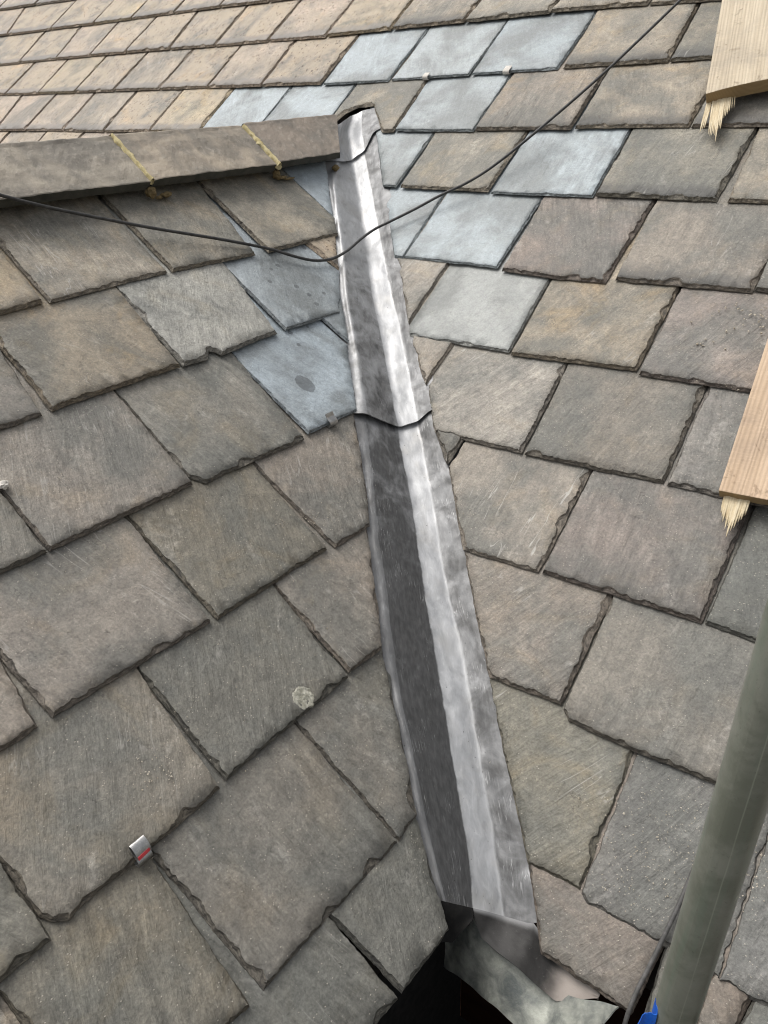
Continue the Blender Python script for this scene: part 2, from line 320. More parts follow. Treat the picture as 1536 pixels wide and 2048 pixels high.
def wood_material():
    t = NT('sawn_softwood'); tc = t.new('ShaderNodeTexCoord'); v = tc.outputs['Object']
    a = t.mapping(v, 0, (55, 2.4, 55)); gn = t.noise(a, 1, 5, 0.6, 1.2); sw = t.noise(t.mapping(v, 0, (40, 320, 40)), 1, 3, 0.6); bl = t.noise(v, 7, 5, 0.6, 0.5)
    wv = t.new('ShaderNodeTexWave', wave_type='BANDS', bands_direction='X'); t.put(wv.inputs['Vector'], t.mapping(v, 0.03, (1, 0.06, 1))); wv.inputs['Scale'].default_value = 38; wv.inputs['Distortion'].default_value = 5.0; wv.inputs['Detail'].default_value = 3
    col = t.mix(t.ramp(gn, 0.3, 0.7), (0.50, 0.42, 0.315), (0.62, 0.535, 0.415)); col = t.mix(t.math('MULTIPLY', wv.outputs['Fac'], 0.22), col, (0.42, 0.33, 0.225))
    col = t.mix(t.ramp(bl, 0.42, 0.66, 0, 0.75), col, (0.40, 0.34, 0.27)); col = t.mix(t.ramp(sw, 0.5, 0.75, 0, 0.35), col, (0.70, 0.60, 0.46))
    kn = t.noise(v, 28, 4, 0.7, 0.6); col = t.mix(t.ramp(kn, 0.58, 0.72, 0, 0.6), col, (0.20, 0.15, 0.10))
    oi = t.new('ShaderNodeObjectInfo'); col = t.mix(1.0, col, oi.outputs['Color'], 'MULTIPLY')
    return t.out(Base_Color=col, Roughness=0.82, Normal=t.bump(t.math('ADD', gn, t.math('ADD', sw, wv.outputs['Fac'])), 0.5, 0.0016))
WOOD = wood_material()
def endgrain_material():
    t = NT('wood_end_grain'); tc = t.new('ShaderNodeTexCoord'); v = tc.outputs['Object']
    wv = t.new('ShaderNodeTexWave', wave_type='RINGS', rings_direction='Y'); t.put(wv.inputs['Vector'], t.mapping(v, 0, (1, 1, 1), (-0.06, 0, 0.16))); wv.inputs['Scale'].default_value = 95; wv.inputs['Distortion'].default_value = 1.5
    n = t.noise(v, 90, 4); col = t.mix(t.math('MULTIPLY', wv.outputs['Fac'], 0.7), (0.40, 0.29, 0.15), (0.22, 0.14, 0.06)); col = t.mix(t.ramp(n, 0.4, 0.7, 0, 0.5), col, (0.33, 0.23, 0.12))
    return t.out(Base_Color=col, Roughness=0.85, Normal=t.bump(n, 0.4, 0.002))
ENDGRAIN = endgrain_material()
SPLINTER = simple('fresh_split_wood', (0.66, 0.53, 0.33), (0.82, 0.72, 0.52), 1.0, 0.75, 0.5, 0.002, stretch=(220, 14, 220))
def pole_material():
    t = NT('painted_tube'); tc = t.new('ShaderNodeTexCoord'); v = tc.outputs['Object']; uv = t.new('ShaderNodeUVMap', uv_map='UVMap')
    sp = t.new('ShaderNodeSeparateXYZ'); t.put(sp.inputs[0], uv.outputs[0])
    n = t.noise(v, 22, 5, 0.65, 0.4); s = t.noise(t.mapping(v, 0, (90, 90, 5)), 1, 4, 0.6, 0.3); f = t.noise(v, 190, 4, 0.7)
    col = t.mix(t.ramp(n, 0.35, 0.66), (0.145, 0.155, 0.122), (0.215, 0.222, 0.185)); col = t.mix(t.ramp(s, 0.45, 0.72, 0, 0.4), col, (0.145, 0.19, 0.145))
    col = t.mix(t.ramp(f, 0.58, 0.78, 0, 0.6), col, (0.07, 0.065, 0.05))
    seam = t.math('MULTIPLY', t.ramp(t.math('ABSOLUTE', t.math('SUBTRACT', sp.outputs[0], t.math('MULTIPLY_ADD', n, 0.008, 0.096))), 0.002, 0.006, 1, 0), t.ramp(s, 0.3, 0.55))
    col = t.mix(t.math('MULTIPLY', seam, 0.42), col, (0.34, 0.36, 0.29))
    ch = t.ramp(t.noise(t.mapping(v, 0, (55, 55, 14)), 1, 2, 0.5), 0.70, 0.74); col = t.mix(t.math('MULTIPLY', ch, 0.8), col, (0.45, 0.48, 0.36))
    return t.out(Base_Color=col, Roughness=t.ramp(n, 0.3, 0.7, 0.30, 0.46), Normal=t.bump(t.math('ADD', n, f), 0.25, 0.001), Specular_IOR_Level=0.5)
POLE = pole_material()
CABLE = simple('black_cable_sheath', (0.035, 0.034, 0.033), (0.075, 0.073, 0.07), 60, 0.5, 0.2, 0.0005)
CABLE2 = simple('grey_cable_sheath', (0.075, 0.073, 0.07), (0.13, 0.125, 0.12), 90, 0.6, 0.2, 0.0005)
ZINC = simple('bare_aluminium', (0.42, 0.42, 0.41), (0.58, 0.57, 0.55), 70, 0.34, 0.15, 0.0006, metal=0.9)
RED = simple('red_film', (0.62, 0.05, 0.06), (0.72, 0.09, 0.10), 80, 0.5, 0.2, 0.0005)
BLUE = simple('blue_tape', (0.01, 0.12, 0.62), (0.02, 0.18, 0.75), 40, 0.45, 0.3, 0.001)
SHADEBLACK = simple('shade_black', (0.012, 0.012, 0.012), (0.022, 0.021, 0.02), 50, 0.9, 0.3, 0.001, spec=0.08)  # near-black, with the shade of the eaves gap painted into the colour
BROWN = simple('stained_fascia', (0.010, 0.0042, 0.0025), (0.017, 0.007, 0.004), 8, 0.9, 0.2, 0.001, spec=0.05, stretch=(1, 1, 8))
OLDLEAD = simple('weathered_lead', (0.40, 0.41, 0.36), (0.10, 0.112, 0.11), 22, 0.55, 0.6, 0.002, metal=0.25)
LICHEN = simple('grey_lichen', (0.34, 0.33, 0.26), (0.72, 0.70, 0.60), 110, 0.95, 1.0, 0.006)
CHALK = simple('pale_stone', (0.62, 0.58, 0.52), (0.75, 0.72, 0.66), 60, 0.9, 0.5, 0.003)
BOARD = simple('roof_boarding', (0.02, 0.018, 0.016), (0.04, 0.034, 0.03), 12, 0.9, 0.2, 0.002)

# colour of each sort of slate: material, base colour, rust, pits, flecks, scratch, band; darker tones low on the roof partly paint in shade
PAL = {
    'bt': ('stone', (0.2455, 0.2222, 0.1838), (0.5, 0.15, 0.28, 0.0, 0.15), 0, 0, 0, 0.9),
    'bt2': ('stone', (0.232, 0.2087, 0.1707), (0.7, 0.0, 0.28, 0.15, 0.1), 0, 0, 0, 0.9),
    'bl1': ('stone', (0.2513, 0.2311, 0.1985), (0.4, 0.0, 0.21, 0.3, 0.1), 0, 0, 0, 0.9),
    'b1': ('stone', (0.1915, 0.1754, 0.1567), (0.35, 0.0, 0.385, 0.2, 0.15), 0, 0, 0, 0.9),
    'b1l': ('stone', (0.2348, 0.2176, 0.1943), (0.35, 0.0, 0.385, 0.4, 0.1), 0, 0, 0, 0.9),
    'b1g': ('stone', (0.1693, 0.1591, 0.139), (0.35, 0.0, 0.35, 0.15, 0.1), 0, 0, 0, 0.9),
    'b2': ('stone', (0.172, 0.1527, 0.1405), (0.3, 0.0, 0.35, 0.0, 0.25), 0, 0, 0, 0.9),
    'b2g': ('stone', (0.2035, 0.1861, 0.1636), (0.3, 0.1, 0.21, 0.2, 0.7), 0, 0, 0, 0.9),
    'b2t': ('stone', (0.1939, 0.1746, 0.1512), (0.6, 0.7, 0.21, 0.0, 0.3), 0, 0, 0, 0.9),
    'b3': ('stone', (0.1576, 0.1492, 0.1335), (0.25, 0.0, 0.35, 0.0, 0.2), 0, 0, 0, 0.9),
    'bg': ('stone', (0.1503, 0.1425, 0.121), (0.5, 0.0, 0.49, 0.0, 0.15), 0, 0, 0, 0.9),
    'gb': ('stone', (0.1756, 0.1679, 0.15), (0.4, 0.0, 0.28, 0.1, 0.1), 0, 0, 0, 0.9),
    'g2': ('stone', (0.2532, 0.2502, 0.2332), (0.3, 0.0, 0.14, 0.1, 0.0), 0, 0, 0, 0.9),
    'gd': ('stone', (0.1179, 0.1185, 0.1089), (0.2, 0.0, 0.42, 0.1, 0.1), 0, 0, 0, 0.9),
    'gg': ('stone', (0.1461, 0.1395, 0.1163), (0.5, 0.0, 0.21, 0.3, 0.1), 0, 0, 0, 0.9),
    'gg2': ('stone', (0.1962, 0.185, 0.1565), (0.3, 0.0, 0.07, 0.2, 0.8), 0, 0, 0, 0.9),
    'rb': ('stone', (0.157, 0.1364, 0.1193), (0.2, 0.0, 0.63, 0.0, 0.0), 0, 0, 0, 0.9),
    'sg': ('stone', (0.1361, 0.1368, 0.1334), (0.05, 0.0, 0.91, 0.0, 0.0), 0, 0, 0, 0.9),
    'sgb': ('stone', (0.1713, 0.163, 0.1529), (0.1, 0.0, 0.63, 0.3, 0.0), 0, 0, 0, 0.9),
    'sgd': ('stone', (0.1127, 0.1163, 0.1086), (0.1, 0.0, 0.56, 0.0, 0.0), 0, 0, 0, 0.9),
    'tb': ('stone', (0.2645, 0.2322, 0.1876), (0.6, 0.6, 0.14, 0.1, 0.75), 0, 0, 0, 0.9),
    'bl': ('blue', (0.25, 0.265, 0.265), (0.1, 0, 0.0, 0, 0), 0, 0, 0, 0.5),
    'blu': ('blue', (0.265, 0.308, 0.338), (0.1, 0, 0.0, 0, 0), 0, 0, 0, 0.35),
    'bd': ('blue', (0.275, 0.32, 0.36), (0.05, 0, 0.0, 0, 0), 0, 0, 0, 0.35),
    'tn': ('ochre', (0.31, 0.262, 0.21), (0.85, 1, 0.14, 0, 0), 0, 0, 0, 0.9),
    'tn2': ('ochre', (0.32, 0.275, 0.2), (1.0, 0.6, 0.14, 0, 0), 0, 0, 0, 0.9),
    'tg': ('ochre', (0.29, 0.255, 0.215), (0.25, 0.7, 0.14, 0.3, 0), 0, 0, 0, 0.9),
    'tp': ('ochre', (0.32, 0.27, 0.225), (0.4, 0.8, 0.14, 0, 0), 0, 0, 0, 0.9),
    'tp2': ('ochre', (0.34, 0.285, 0.24), (0.2, 0.3, 0.14, 0, 0), 0, 0, 0, 0.9)}
# ------------------------------------------------------------------ a slate
def resample(poly, y_fine):
    out = []
    n = len(poly)
    for i in range(n):
        a = poly[i]; b = poly[(i + 1) % n]; L = math.hypot(b[0] - a[0], b[1] - a[1])
        if L < 1e-5: continue
        s = 0.0; out.append((a[0], a[1]))
        while True:
            yy = a[1] + (b[1] - a[1]) * s / L
            s += 0.0040 if yy < y_fine else 0.05
            if s > L - 0.003: break
            out.append((a[0] + (b[0] - a[0]) * s / L, a[1] + (b[1] - a[1]) * s / L))
    return out
def inside(px, py, T):
    """which of the points lie inside the closed outline T"""
    T = np.asarray(T); x0, y0 = T[:, 0], T[:, 1]; x1, y1 = np.roll(x0, 1), np.roll(y0, 1)
    px = np.asarray(px)[:, None]; py = np.asarray(py)[:, None]
    with np.errstate(divide='ignore', invalid='ignore'):
        c = ((y0 > py) != (y1 > py)) & (px < (x1 - x0) * (py - y0) / (y1 - y0) + x0)
    return c.sum(1) % 2 == 1
def slate_mesh(poly, t, seed, slope, rough, fine=True, sides=(1, 1)):
    rs = random.Random(seed); so = seed * 7.31
    if not fine:
        pts = [tuple(p) for p in poly]
    else: pts = resample(poly, 0.315)
    n = len(pts)
    nor = []
    for i in range(n):
        a = pts[i - 1]; b = pts[(i + 1) % n]; dx, dy = b[0] - a[0], b[1] - a[1]; L = math.hypot(dx, dy) or 1
        nor.append((dy / L, -dx / L))        # outward for CCW
    def off(i, d):
        return (pts[i][0] - nor[i][0] * d, pts[i][1] - nor[i][1] * d)
    A = []; B = []; Cc = []; T = []
    wave_t = [0.0] * n
    for i in range(n):
        x, y = pts[i]
        j = -0.0013 * abs(nor[i][0]) + 0.0012 * nz(x * 140 + so, y * 140, 1) + 0.0026 * nz(x * 22 + so, y * 22, 2)
        tail = max(0.0, -nor[i][1])
        cl = lambda q: min(max(q, 0.0), 1.0)
        c1 = cl(0.38 + 1.7 * nz(x * 48 + so, y * 48, 5)); c2 = cl(0.5 + 1.5 * nz(x * 150 + so, y * 150, 6))
        big = max(0.0, nz(x * 19 + so, y * 19, 9) - 0.16)
        side = (0.85 if sides[1] > sides[0] else 0.7) * tail + (sides[1] if nor[i][0] > 0 else sides[0]) * abs(nor[i][0])
        d1 = 0.0005 + 0.0010 * abs(nz(x * 160 + so, y * 160, 3))
        d2 = min(0.0012 + rough * side * (0.0012 + 0.0042 * c1 ** 2 + 0.0026 * c2 + 0.0022 * cl(0.4 + 1.6 * nz(x * 95 + so, y * 95, 14)) ** 2 + 0.034 * big), 0.016)
        if not fine: j = 0; d1 = d2 = 0.001
        A.append(off(i, j)); B.append(off(i, j + d1)); Cc.append(off(i, j + d1 + d2 * 0.75)); T.append(off(i, j + d1 + d2 + 0.0007))
    warp = lambda x, y: 0.0016 * nz(x * 5 + so, y * 5, 11) + 0.0007 * nz(x * 17 + so, y * 17, 12)
    verts = []
    for i, (x, y) in enumerate(A): verts.append((x, y, -slope * y + 0.0005))
    for i, (x, y) in enumerate(B): verts.append((x, y, -slope * y + t * (0.22 + 0.16 * nz(x * 60 + so, y * 60, 21))))
    for i, (x, y) in enumerate(Cc): verts.append((x, y, -slope * y + t * (0.60 + 0.26 * nz(x * 45 + so, y * 45, 22))))
    # top surface
    tv = [Vector(p) for p in T]
    inner = []
    if fine:
        Ta = np.array(T); xs, ys = Ta[:, 0], Ta[:, 1]; st = 0.02; cand = []
        for yv in np.arange(ys.min() + .012, min(ys.max(), .33), st):
            for xv in np.arange(xs.min() + st / 2, xs.max(), st): cand.append((xv + rs.uniform(-.004, .004), yv + rs.uniform(-.004, .004)))
        ca = np.array(cand); ok = inside(ca[:, 0], ca[:, 1], T)
        for q in ca[ok]:
            if np.min((Ta[:, 0] - q[0]) ** 2 + (Ta[:, 1] - q[1]) ** 2) > 0.007 ** 2: inner.append(Vector(q))
    r = delaunay_2d_cdt(tv + inner, [(i, (i + 1) % n) for i in range(n)], [], 1, 1e-7, True)
    base = len(verts); mp = {}
    for q, src in enumerate(r[3]):
        for sidx in src:
            if sidx < n: mp[sidx] = base + q
    for p in r[0]: verts.append((p[0], p[1], -slope * p[1] + t + (warp(p[0], p[1]) if fine else 0)))
    faces = []; mi = []
    tri = [f for f in r[2]]
    ctr = np.array([[sum(r[0][k][0] for k in f) / len(f), sum(r[0][k][1] for k in f) / len(f)] for f in tri])
    keep = inside(ctr[:, 0], ctr[:, 1], T)
    for f, kp in zip(tri, keep):
        if not kp: continue
        a, b, c = (r[0][k] for k in f[:3]); area = (b[0] - a[0]) * (c[1] - a[1]) - (b[1] - a[1]) * (c[0] - a[0])
        ff = tuple(base + k for k in f); faces.append(ff if area > 0 else ff[::-1]); mi.append(0)
    for i in range(n):
        j = (i + 1) % n
        faces.append((i, j, n + j, n + i)); mi.append(1)
        faces.append((n + i, n + j, 2 * n + j, 2 * n + i)); mi.append(1)
        if i in mp and j in mp and mp[i] != mp[j]: faces.append((2 * n + i, 2 * n + j, mp[j], mp[i])); mi.append(1)
    faces.append(tuple(range(n))[::-1]); mi.append(1)
    return verts, faces, mi
def make_slate(w, poly, nb, key, label, group, seed, fine=True, opts=None):
    p = PAL[key]; rs = random.Random(seed + 5)
    u0 = sum(q[0] for q in poly[:nb]) / nb; v0 = min(q[1] for q in poly)
    loc = [(q[0] - u0, q[1] - v0) for q in poly]
    ar = sum(loc[i][0] * loc[(i + 1) % len(loc)][1] - loc[(i + 1) % len(loc)][0] * loc[i][1] for i in range(len(loc)))
    if w == 'D': pass
    if ar < 0: loc = loc[::-1]
    t = rs.uniform(0.0078, 0.0100) if key[:2] != 'bl' and key[:2] != 'bd' else rs.uniform(0.0056, 0.0068)
    vs, fs, mi = slate_mesh(loc, t, seed, SLOPE[w], p[6], fine, (0.30, rs.uniform(.65, 1.0)) if w == 'M' else (rs.uniform(.4, .75), 0.25))
    me = bpy.data.meshes.new('roof_slate'); me.from_pydata(vs, [], fs)
    me.materials.append(MAT[p[0]]); me.materials.append(EDGE)
    me.polygons.foreach_set('material_index', mi); me.polygons.foreach_set('use_smooth', [m == 0 for m in mi])
    o = bpy.data.objects.new('roof_slate', me); link(o)
    o.matrix_world = frame(w, u0, v0, 0.0)
    jit = rs.uniform(0.93, 1.07); hue = rs.uniform(-0.02, 0.02)
    c = p[1]; o.color = (c[0] * jit * (1 + hue), c[1] * jit, c[2] * jit * (1 - hue), 1)
    o['rust'], o['pits'], o['flecks'], o['scratch'], o['band'] = [float(x) for x in p[2]]
    o['damp'] = 0.0; o['drips'] = 0.0; o['damp_at'] = (0.0, 0.0, 0.0)
    for k, val in (opts or {}).items(): o[k] = val
    tag(o, label, 'slate', group)
    return o, u0, v0
SLATES = [
    ('D', 1, [(1.8668, 1.0781), (1.9508, 1.176), (2.0303, 1.2655), (2.1497, 1.415), (1.8572, 1.415), (1.8572, 1.3018), (1.859, 1.2618)], 'bd', 'pale blue triangular slate, first course below ridge, touching the lead', {}),
    ('D', 2, [(1.537, 1.0097), (1.8223, 1.0136), (1.8653, 1.072), (1.859, 1.2618), (1.8576, 1.3018), (1.8576, 1.415), (1.5308, 1.415), (1.5308, 1.306), (1.5316, 1.266)], 'bt', 'ochre-edged brown slate, first course below ridge, second left of the lead', {}),
    ('D', 2, [(1.2234, 1.017), (1.4892, 1.0116), (1.5225, 1.2635), (1.5273, 1.3035), (1.5273, 1.415), (1.2235, 1.415), (1.2235, 1.3053), (1.2235, 1.2653)], 'bt', 'warm brown slate with a wavy side, first course below ridge, third left of the lead', {}),
    ('D', 2, [(0.8976, 1.0092), (1.2076, 1.0194), (1.2109, 1.2674), (1.2114, 1.3074), (1.2114, 1.415), (0.902, 1.415), (0.902, 1.2311), (0.9012, 1.1911)], 'bl1', 'large pale brown slate, first course below ridge, fourth left of the lead', {}),
    ('D', 2, [(0.7244, 1.0045), (0.8842, 1.0131), (0.8889, 1.1892), (0.89, 1.2292), (0.89, 1.415), (0.7244, 1.415), (0.7244, 1.0445)], 'bt', 'rusty brown slate with flaking side, first course below ridge, fifth left of the lead', {}),
    ('D', 1, [(1.7117, 0.8997), (1.8031, 1.0011), (2.1336, 1.415), (1.6836, 1.415), (1.6836, 1.0462), (1.6884, 1.0062)], 'tn', 'small ochre sliver of slate, second course below ridge, touching the lead', {}),
    ('D', 2, [(1.3828, 0.7735), (1.5839, 0.7691), (1.7137, 0.8952), (1.6918, 1.0054), (1.687, 1.0454), (1.687, 1.3291), (1.3789, 1.3291), (1.3789, 1.0471), (1.3795, 1.0071)], 'bd', 'blue slate with damp spots, second course below ridge, second left of the lead', {'drips': 1.2}),
    ('D', 6, [(1.0584, 0.7694), (1.1235, 0.7656), (1.1438, 0.7849), (1.1567, 0.7773), (1.1647, 0.7635), (1.3499, 0.7739), (1.3826, 1.0028), (1.3874, 1.0428), (1.3874, 1.3235), (1.0629, 1.3235), (1.0629, 1.051), (1.0622, 1.011)], 'g2', 'grey slate with a notched tail, second course below ridge, third left of the lead', {}),
    ('D', 2, [(0.743, 0.7681), (1.048, 0.7702), (1.0649, 1.0055), (1.0677, 1.0455), (1.0677, 1.3281), (0.7464, 1.3281), (0.7464, 0.9811), (0.7458, 0.9411)], 'bt2', 'brown slate with a yellowish stripe, second course below ridge, fourth left of the lead', {}),
    ('D', 2, [(0.5815, 0.7659), (0.7185, 0.7655), (0.741, 0.9334), (0.7458, 0.9734), (0.7458, 1.3255), (0.5815, 1.3255), (0.5815, 0.8059)], 'b1', 'rounded brown slate, second course below ridge, fifth left of the lead', {}),
    ('D', 1, [(1.5288, 0.6811), (1.5826, 0.7436), (1.9799, 1.2411), (1.5156, 1.2411), (1.5156, 0.8069), (1.5198, 0.7669)], 'bd', 'thin blue sliver of slate, third course below ridge, touching the lead', {}),
    ('D', 2, [(1.2056, 0.5035), (1.3778, 0.5027), (1.4445, 0.5819), (1.5249, 0.6753), (1.52, 0.765), (1.5178, 0.805), (1.5178, 1.0627), (1.2002, 1.0627), (1.2002, 0.7938), (1.2009, 0.7538)], 'bd', 'blue slate with a dark oval damp stain, third below ridge, second left of lead', {'damp': 1.0, 'drips': 0.5, 'damp_at': (0.0227, 0.1189, 0.0)}),
    ('D', 3, [(0.8809, 0.5303), (0.9062, 0.5046), (1.185, 0.4959), (1.2029, 0.7579), (1.2056, 0.7979), (1.2056, 1.0559), (0.8854, 1.0559), (0.8854, 0.7975), (0.8847, 0.7575)], 'gb', 'grey-brown slate with a clipped corner, third course below ridge, third left of the lead', {}),
    ('D', 2, [(0.5701, 0.515), (0.8777, 0.5121), (0.8838, 0.7579), (0.8848, 0.7979), (0.8848, 1.0721), (0.5703, 1.0721), (0.5703, 0.6886), (0.5703, 0.6486)], 'b1', 'flaking brown slate, third course below ridge, fourth left of the lead', {}),
    ('D', 2, [(0.4317, 0.5157), (0.5637, 0.5153), (0.5678, 0.6475), (0.569, 0.6875), (0.569, 1.0753), (0.4317, 1.0753), (0.4317, 0.5557)], 'gb', 'grey slate with a reddish tint, third course below ridge, fifth left of the lead', {}),
    ('D', 2, [(1.0477, 0.253), (1.1615, 0.2519), (1.228, 0.3246), (1.3206, 0.4352), (1.6214, 0.8119), (1.0335, 0.8119), (1.0335, 0.53), (1.0355, 0.49)], 'b1', 'scratched brown slate, fourth course below ridge, touching the lead', {}),
    ('D', 2, [(0.7331, 0.2612), (1.027, 0.2606), (1.0335, 0.491), (1.0346, 0.531), (1.0346, 0.8206), (0.7264, 0.8206), (0.7264, 0.5421), (0.7273, 0.5021)], 'bg', 'gritty olive-brown slate, fourth course below ridge, second left of the lead', {}),
    ('D', 2, [(0.4136, 0.2726), (0.7184, 0.2647), (0.7245, 0.5012), (0.7255, 0.5412), (0.7255, 0.8247), (0.4066, 0.8247), (0.4066, 0.4382), (0.4083, 0.3982)], 'b1', 'large plain brown slate, fourth course below ridge, third left of the lead', {}),
    ('D', 2, [(0.2849, 0.2705), (0.389, 0.2727), (0.4057, 0.3941), (0.4105, 0.4341), (0.4105, 0.8305), (0.2849, 0.8305), (0.2849, 0.3105)], 'b1', 'plain brown slate, fourth course below ridge, fourth left of the lead', {}),
    ('D', 2, [(0.8757, 0.043), (0.9679, 0.036), (1.0245, 0.0957), (1.1366, 0.227), (1.4313, 0.596), (0.8767, 0.596), (0.8767, 0.2895), (0.8766, 0.2495)], 'b1', 'narrow brown slate with a gritty face, fifth course below ridge, touching the lead', {}),
    ('D', 2, [(0.5636, 0.0368), (0.8661, 0.0365), (0.8758, 0.2487), (0.8777, 0.2887), (0.8777, 0.5965), (0.5652, 0.5965), (0.5652, 0.2985), (0.565, 0.2585)], 'gd', 'dark grey slate bearing a round lichen, fifth course below ridge, second left of the lead', {}),
    ('D', 6, [(0.2516, 0.0587), (0.2624, 0.0408), (0.2789, 0.0298), (0.2874, 0.0334), (0.4213, 0.031), (0.5475, 0.0327), (0.5643, 0.259), (0.5673, 0.299), (0.5673, 0.5898), (0.2535, 0.5898), (0.2535, 0.1882), (0.2529, 0.1482)], 'b1g', 'large brown slate with a broken tail, fifth course below ridge, third left of the lead', {}),
    ('D', 2, [(0.1379, 0.025), (0.2462, 0.0263), (0.2516, 0.1461), (0.2533, 0.1861), (0.2533, 0.585), (0.1379, 0.585), (0.1379, 0.065)], 'bg', 'grey-brown slate, fifth course below ridge, fourth left of the lead', {}),
    ('D', 2, [(0.732, -0.2262), (0.7906, -0.2198), (0.8447, -0.15), (0.9563, 0.0062), (1.2179, 0.3338), (0.7272, 0.3338), (0.7272, 0.0676), (0.7279, 0.0276)], 'b3', 'narrow brown slate with a side crack, sixth course below ridge, touching the lead', {}),
    ('D', 2, [(0.4186, -0.2185), (0.7279, -0.2248), (0.7258, 0.028), (0.7254, 0.068), (0.7254, 0.3352), (0.4115, 0.3352), (0.4115, 0.056), (0.4125, 0.016)], 'b3', 'large scratched grey-brown slate, sixth course below ridge, second left of the lead', {}),
    ('D', 2, [(0.1721, -0.2009), (0.3899, -0.2179), (0.4075, 0.0176), (0.4105, 0.0576), (0.4105, 0.3421), (0.1721, 0.3421), (0.1721, -0.1609)], 'bg', 'brown slate with a broken surface flake, sixth course below ridge, third left of the lead', {}),
    ('D', 3, [(0.573, -0.3751), (0.6751, -0.3778), (0.6994, -0.3759), (0.7254, -0.3324), (0.7902, -0.2227), (1.1136, 0.1822), (0.557, 0.1822), (0.557, -0.19), (0.5605, -0.23)], 'gd', 'grey slate cut to a point, seventh course below ridge, touching the lead', {}),
    ('D', 2, [(0.3161, -0.3665), (0.5611, -0.3743), (0.5593, -0.23), (0.5588, -0.19), (0.5588, 0.1857), (0.3161, 0.1857), (0.3161, -0.3265)], 'gd', 'grey slate with white scratch marks, seventh course below ridge, second left of the lead', {}),
    ('M', 3, [(-0.3175, -0.135), (-0.2734, -0.1386), (-0.1645, -0.1416), (-0.1548, -0.0325), (-0.1512, 0.0075), (-0.1512, 0.4184), (-0.7423, 0.4184), (-0.3856, -0.0327)], 'rb', 'reddish brown slate, first course up from eaves, touching the lead', {}),
    ('M', 2, [(-0.145, -0.1391), (-0.0844, -0.1395), (-0.0844, -0.0995), (-0.0844, 0.4205), (-0.1542, 0.4205), (-0.1542, 0.0077), (-0.1517, -0.0323)], 'gd', 'dark grey slate, first course up from eaves, second right of the lead', {}),
    ('M', 2, [(-0.08, -0.1397), (-0.0365, -0.1409), (-0.0226, -0.0367), (-0.0178, 0.0033), (-0.0178, 0.4191), (-0.08, 0.4191), (-0.08, -0.0997)], 'rb', 'brown slate, first course up from eaves, third right of the lead', {}),
    ('M', 2, [(-0.0323, -0.141), (0.2707, -0.14), (0.2707, -0.1), (0.2707, 0.419), (-0.0142, 0.419), (-0.0142, 0.0032), (-0.019, -0.0368)], 'gd', 'dark broken slate, first course up from eaves, fourth right of the lead', {}),
    ('M', 2, [(-0.3935, -0.0216), (-0.2993, -0.0189), (-0.3003, 0.2261), (-0.3004, 0.2661), (-0.3004, 0.5384), (-0.8359, 0.5384), (-0.5318, 0.1538)], 'gg', 'greenish brown slate with a yellow patch, second course up from eaves, touching the lead', {}),
    ('M', 4, [(-0.2968, -0.0228), (-0.2822, -0.0344), (-0.1621, -0.0318), (-0.0671, -0.0359), (-0.0671, 0.0041), (-0.0671, 0.5241), (-0.2982, 0.5241), (-0.2982, 0.2671), (-0.298, 0.2271)], 'sg', 'slate-grey slate with pale flecks, second course up from eaves, second right of the lead', {}),
    ('M', 2, [(-0.069, -0.0369), (0.234, -0.0359), (0.234, 0.0041), (0.234, 0.5231), (-0.069, 0.5231), (-0.069, 0.0031)], 'sg', 'grey slate with pale flecks, second course up from eaves, third right of the lead', {}),
    ('M', 3, [(-0.6003, 0.2488), (-0.4688, 0.2548), (-0.4515, 0.2549), (-0.4474, 0.4853), (-0.4467, 0.5253), (-0.4467, 0.8088), (-1.0403, 0.8088), (-0.7731, 0.4709), (-0.6126, 0.2624)], 'b1', 'brown slate with white scratches, third course up from eaves, touching the lead', {}),
    ('M', 4, [(-0.4427, 0.2485), (-0.4256, 0.2317), (-0.2978, 0.2291), (-0.1249, 0.2342), (-0.1249, 0.2742), (-0.1249, 0.7891), (-0.4436, 0.7891), (-0.4436, 0.5256), (-0.4434, 0.4856)], 'b3', 'broad grey-brown slate, third course up from eaves, second right of the lead', {}),
    ('M', 2, [(-0.1172, 0.2344), (0.1858, 0.2354), (0.1858, 0.2754), (0.1858, 0.7944), (-0.1172, 0.7944), (-0.1172, 0.2744)], 'b3', 'grey-brown slate, third course up from eaves, third right of the lead', {}),
    ('M', 1, [(-0.9164, 0.669), (-0.9104, 0.7356), (-0.9069, 0.7756), (-0.9069, 1.229), (-1.3724, 1.229), (-0.9857, 0.7399)], 'b3', 'tiny brown sliver of slate, fourth course up from eaves, touching the lead', {}),
    ('M', 2, [(-0.779, 0.4827), (-0.6011, 0.4863), (-0.5955, 0.74), (-0.5946, 0.78), (-0.5946, 1.0427), (-0.904, 1.0427), (-0.904, 0.7749), (-0.9074, 0.7349), (-0.9132, 0.6656)], 'b1l', 'pale brown slate with a stepped left side, fourth up from eaves, second right of lead', {}),
    ('M', 2, [(-0.5933, 0.489), (-0.2749, 0.4919), (-0.2722, 0.7276), (-0.2717, 0.7676), (-0.2717, 1.049), (-0.5906, 1.049), (-0.5906, 0.7799), (-0.591, 0.7399)], 'b2', 'large purplish brown slate, fourth course up from eaves, third right of the lead', {}),
    ('M', 3, [(-0.2686, 0.4942), (-0.1789, 0.4891), (0.0344, 0.4952), (0.0344, 0.5352), (0.0344, 1.0491), (-0.2641, 1.0491), (-0.2641, 0.7642), (-0.2648, 0.7242)], 'sgd', 'dark grey slate with lichen spots, fourth course up from eaves, fourth right of the lead', {}),
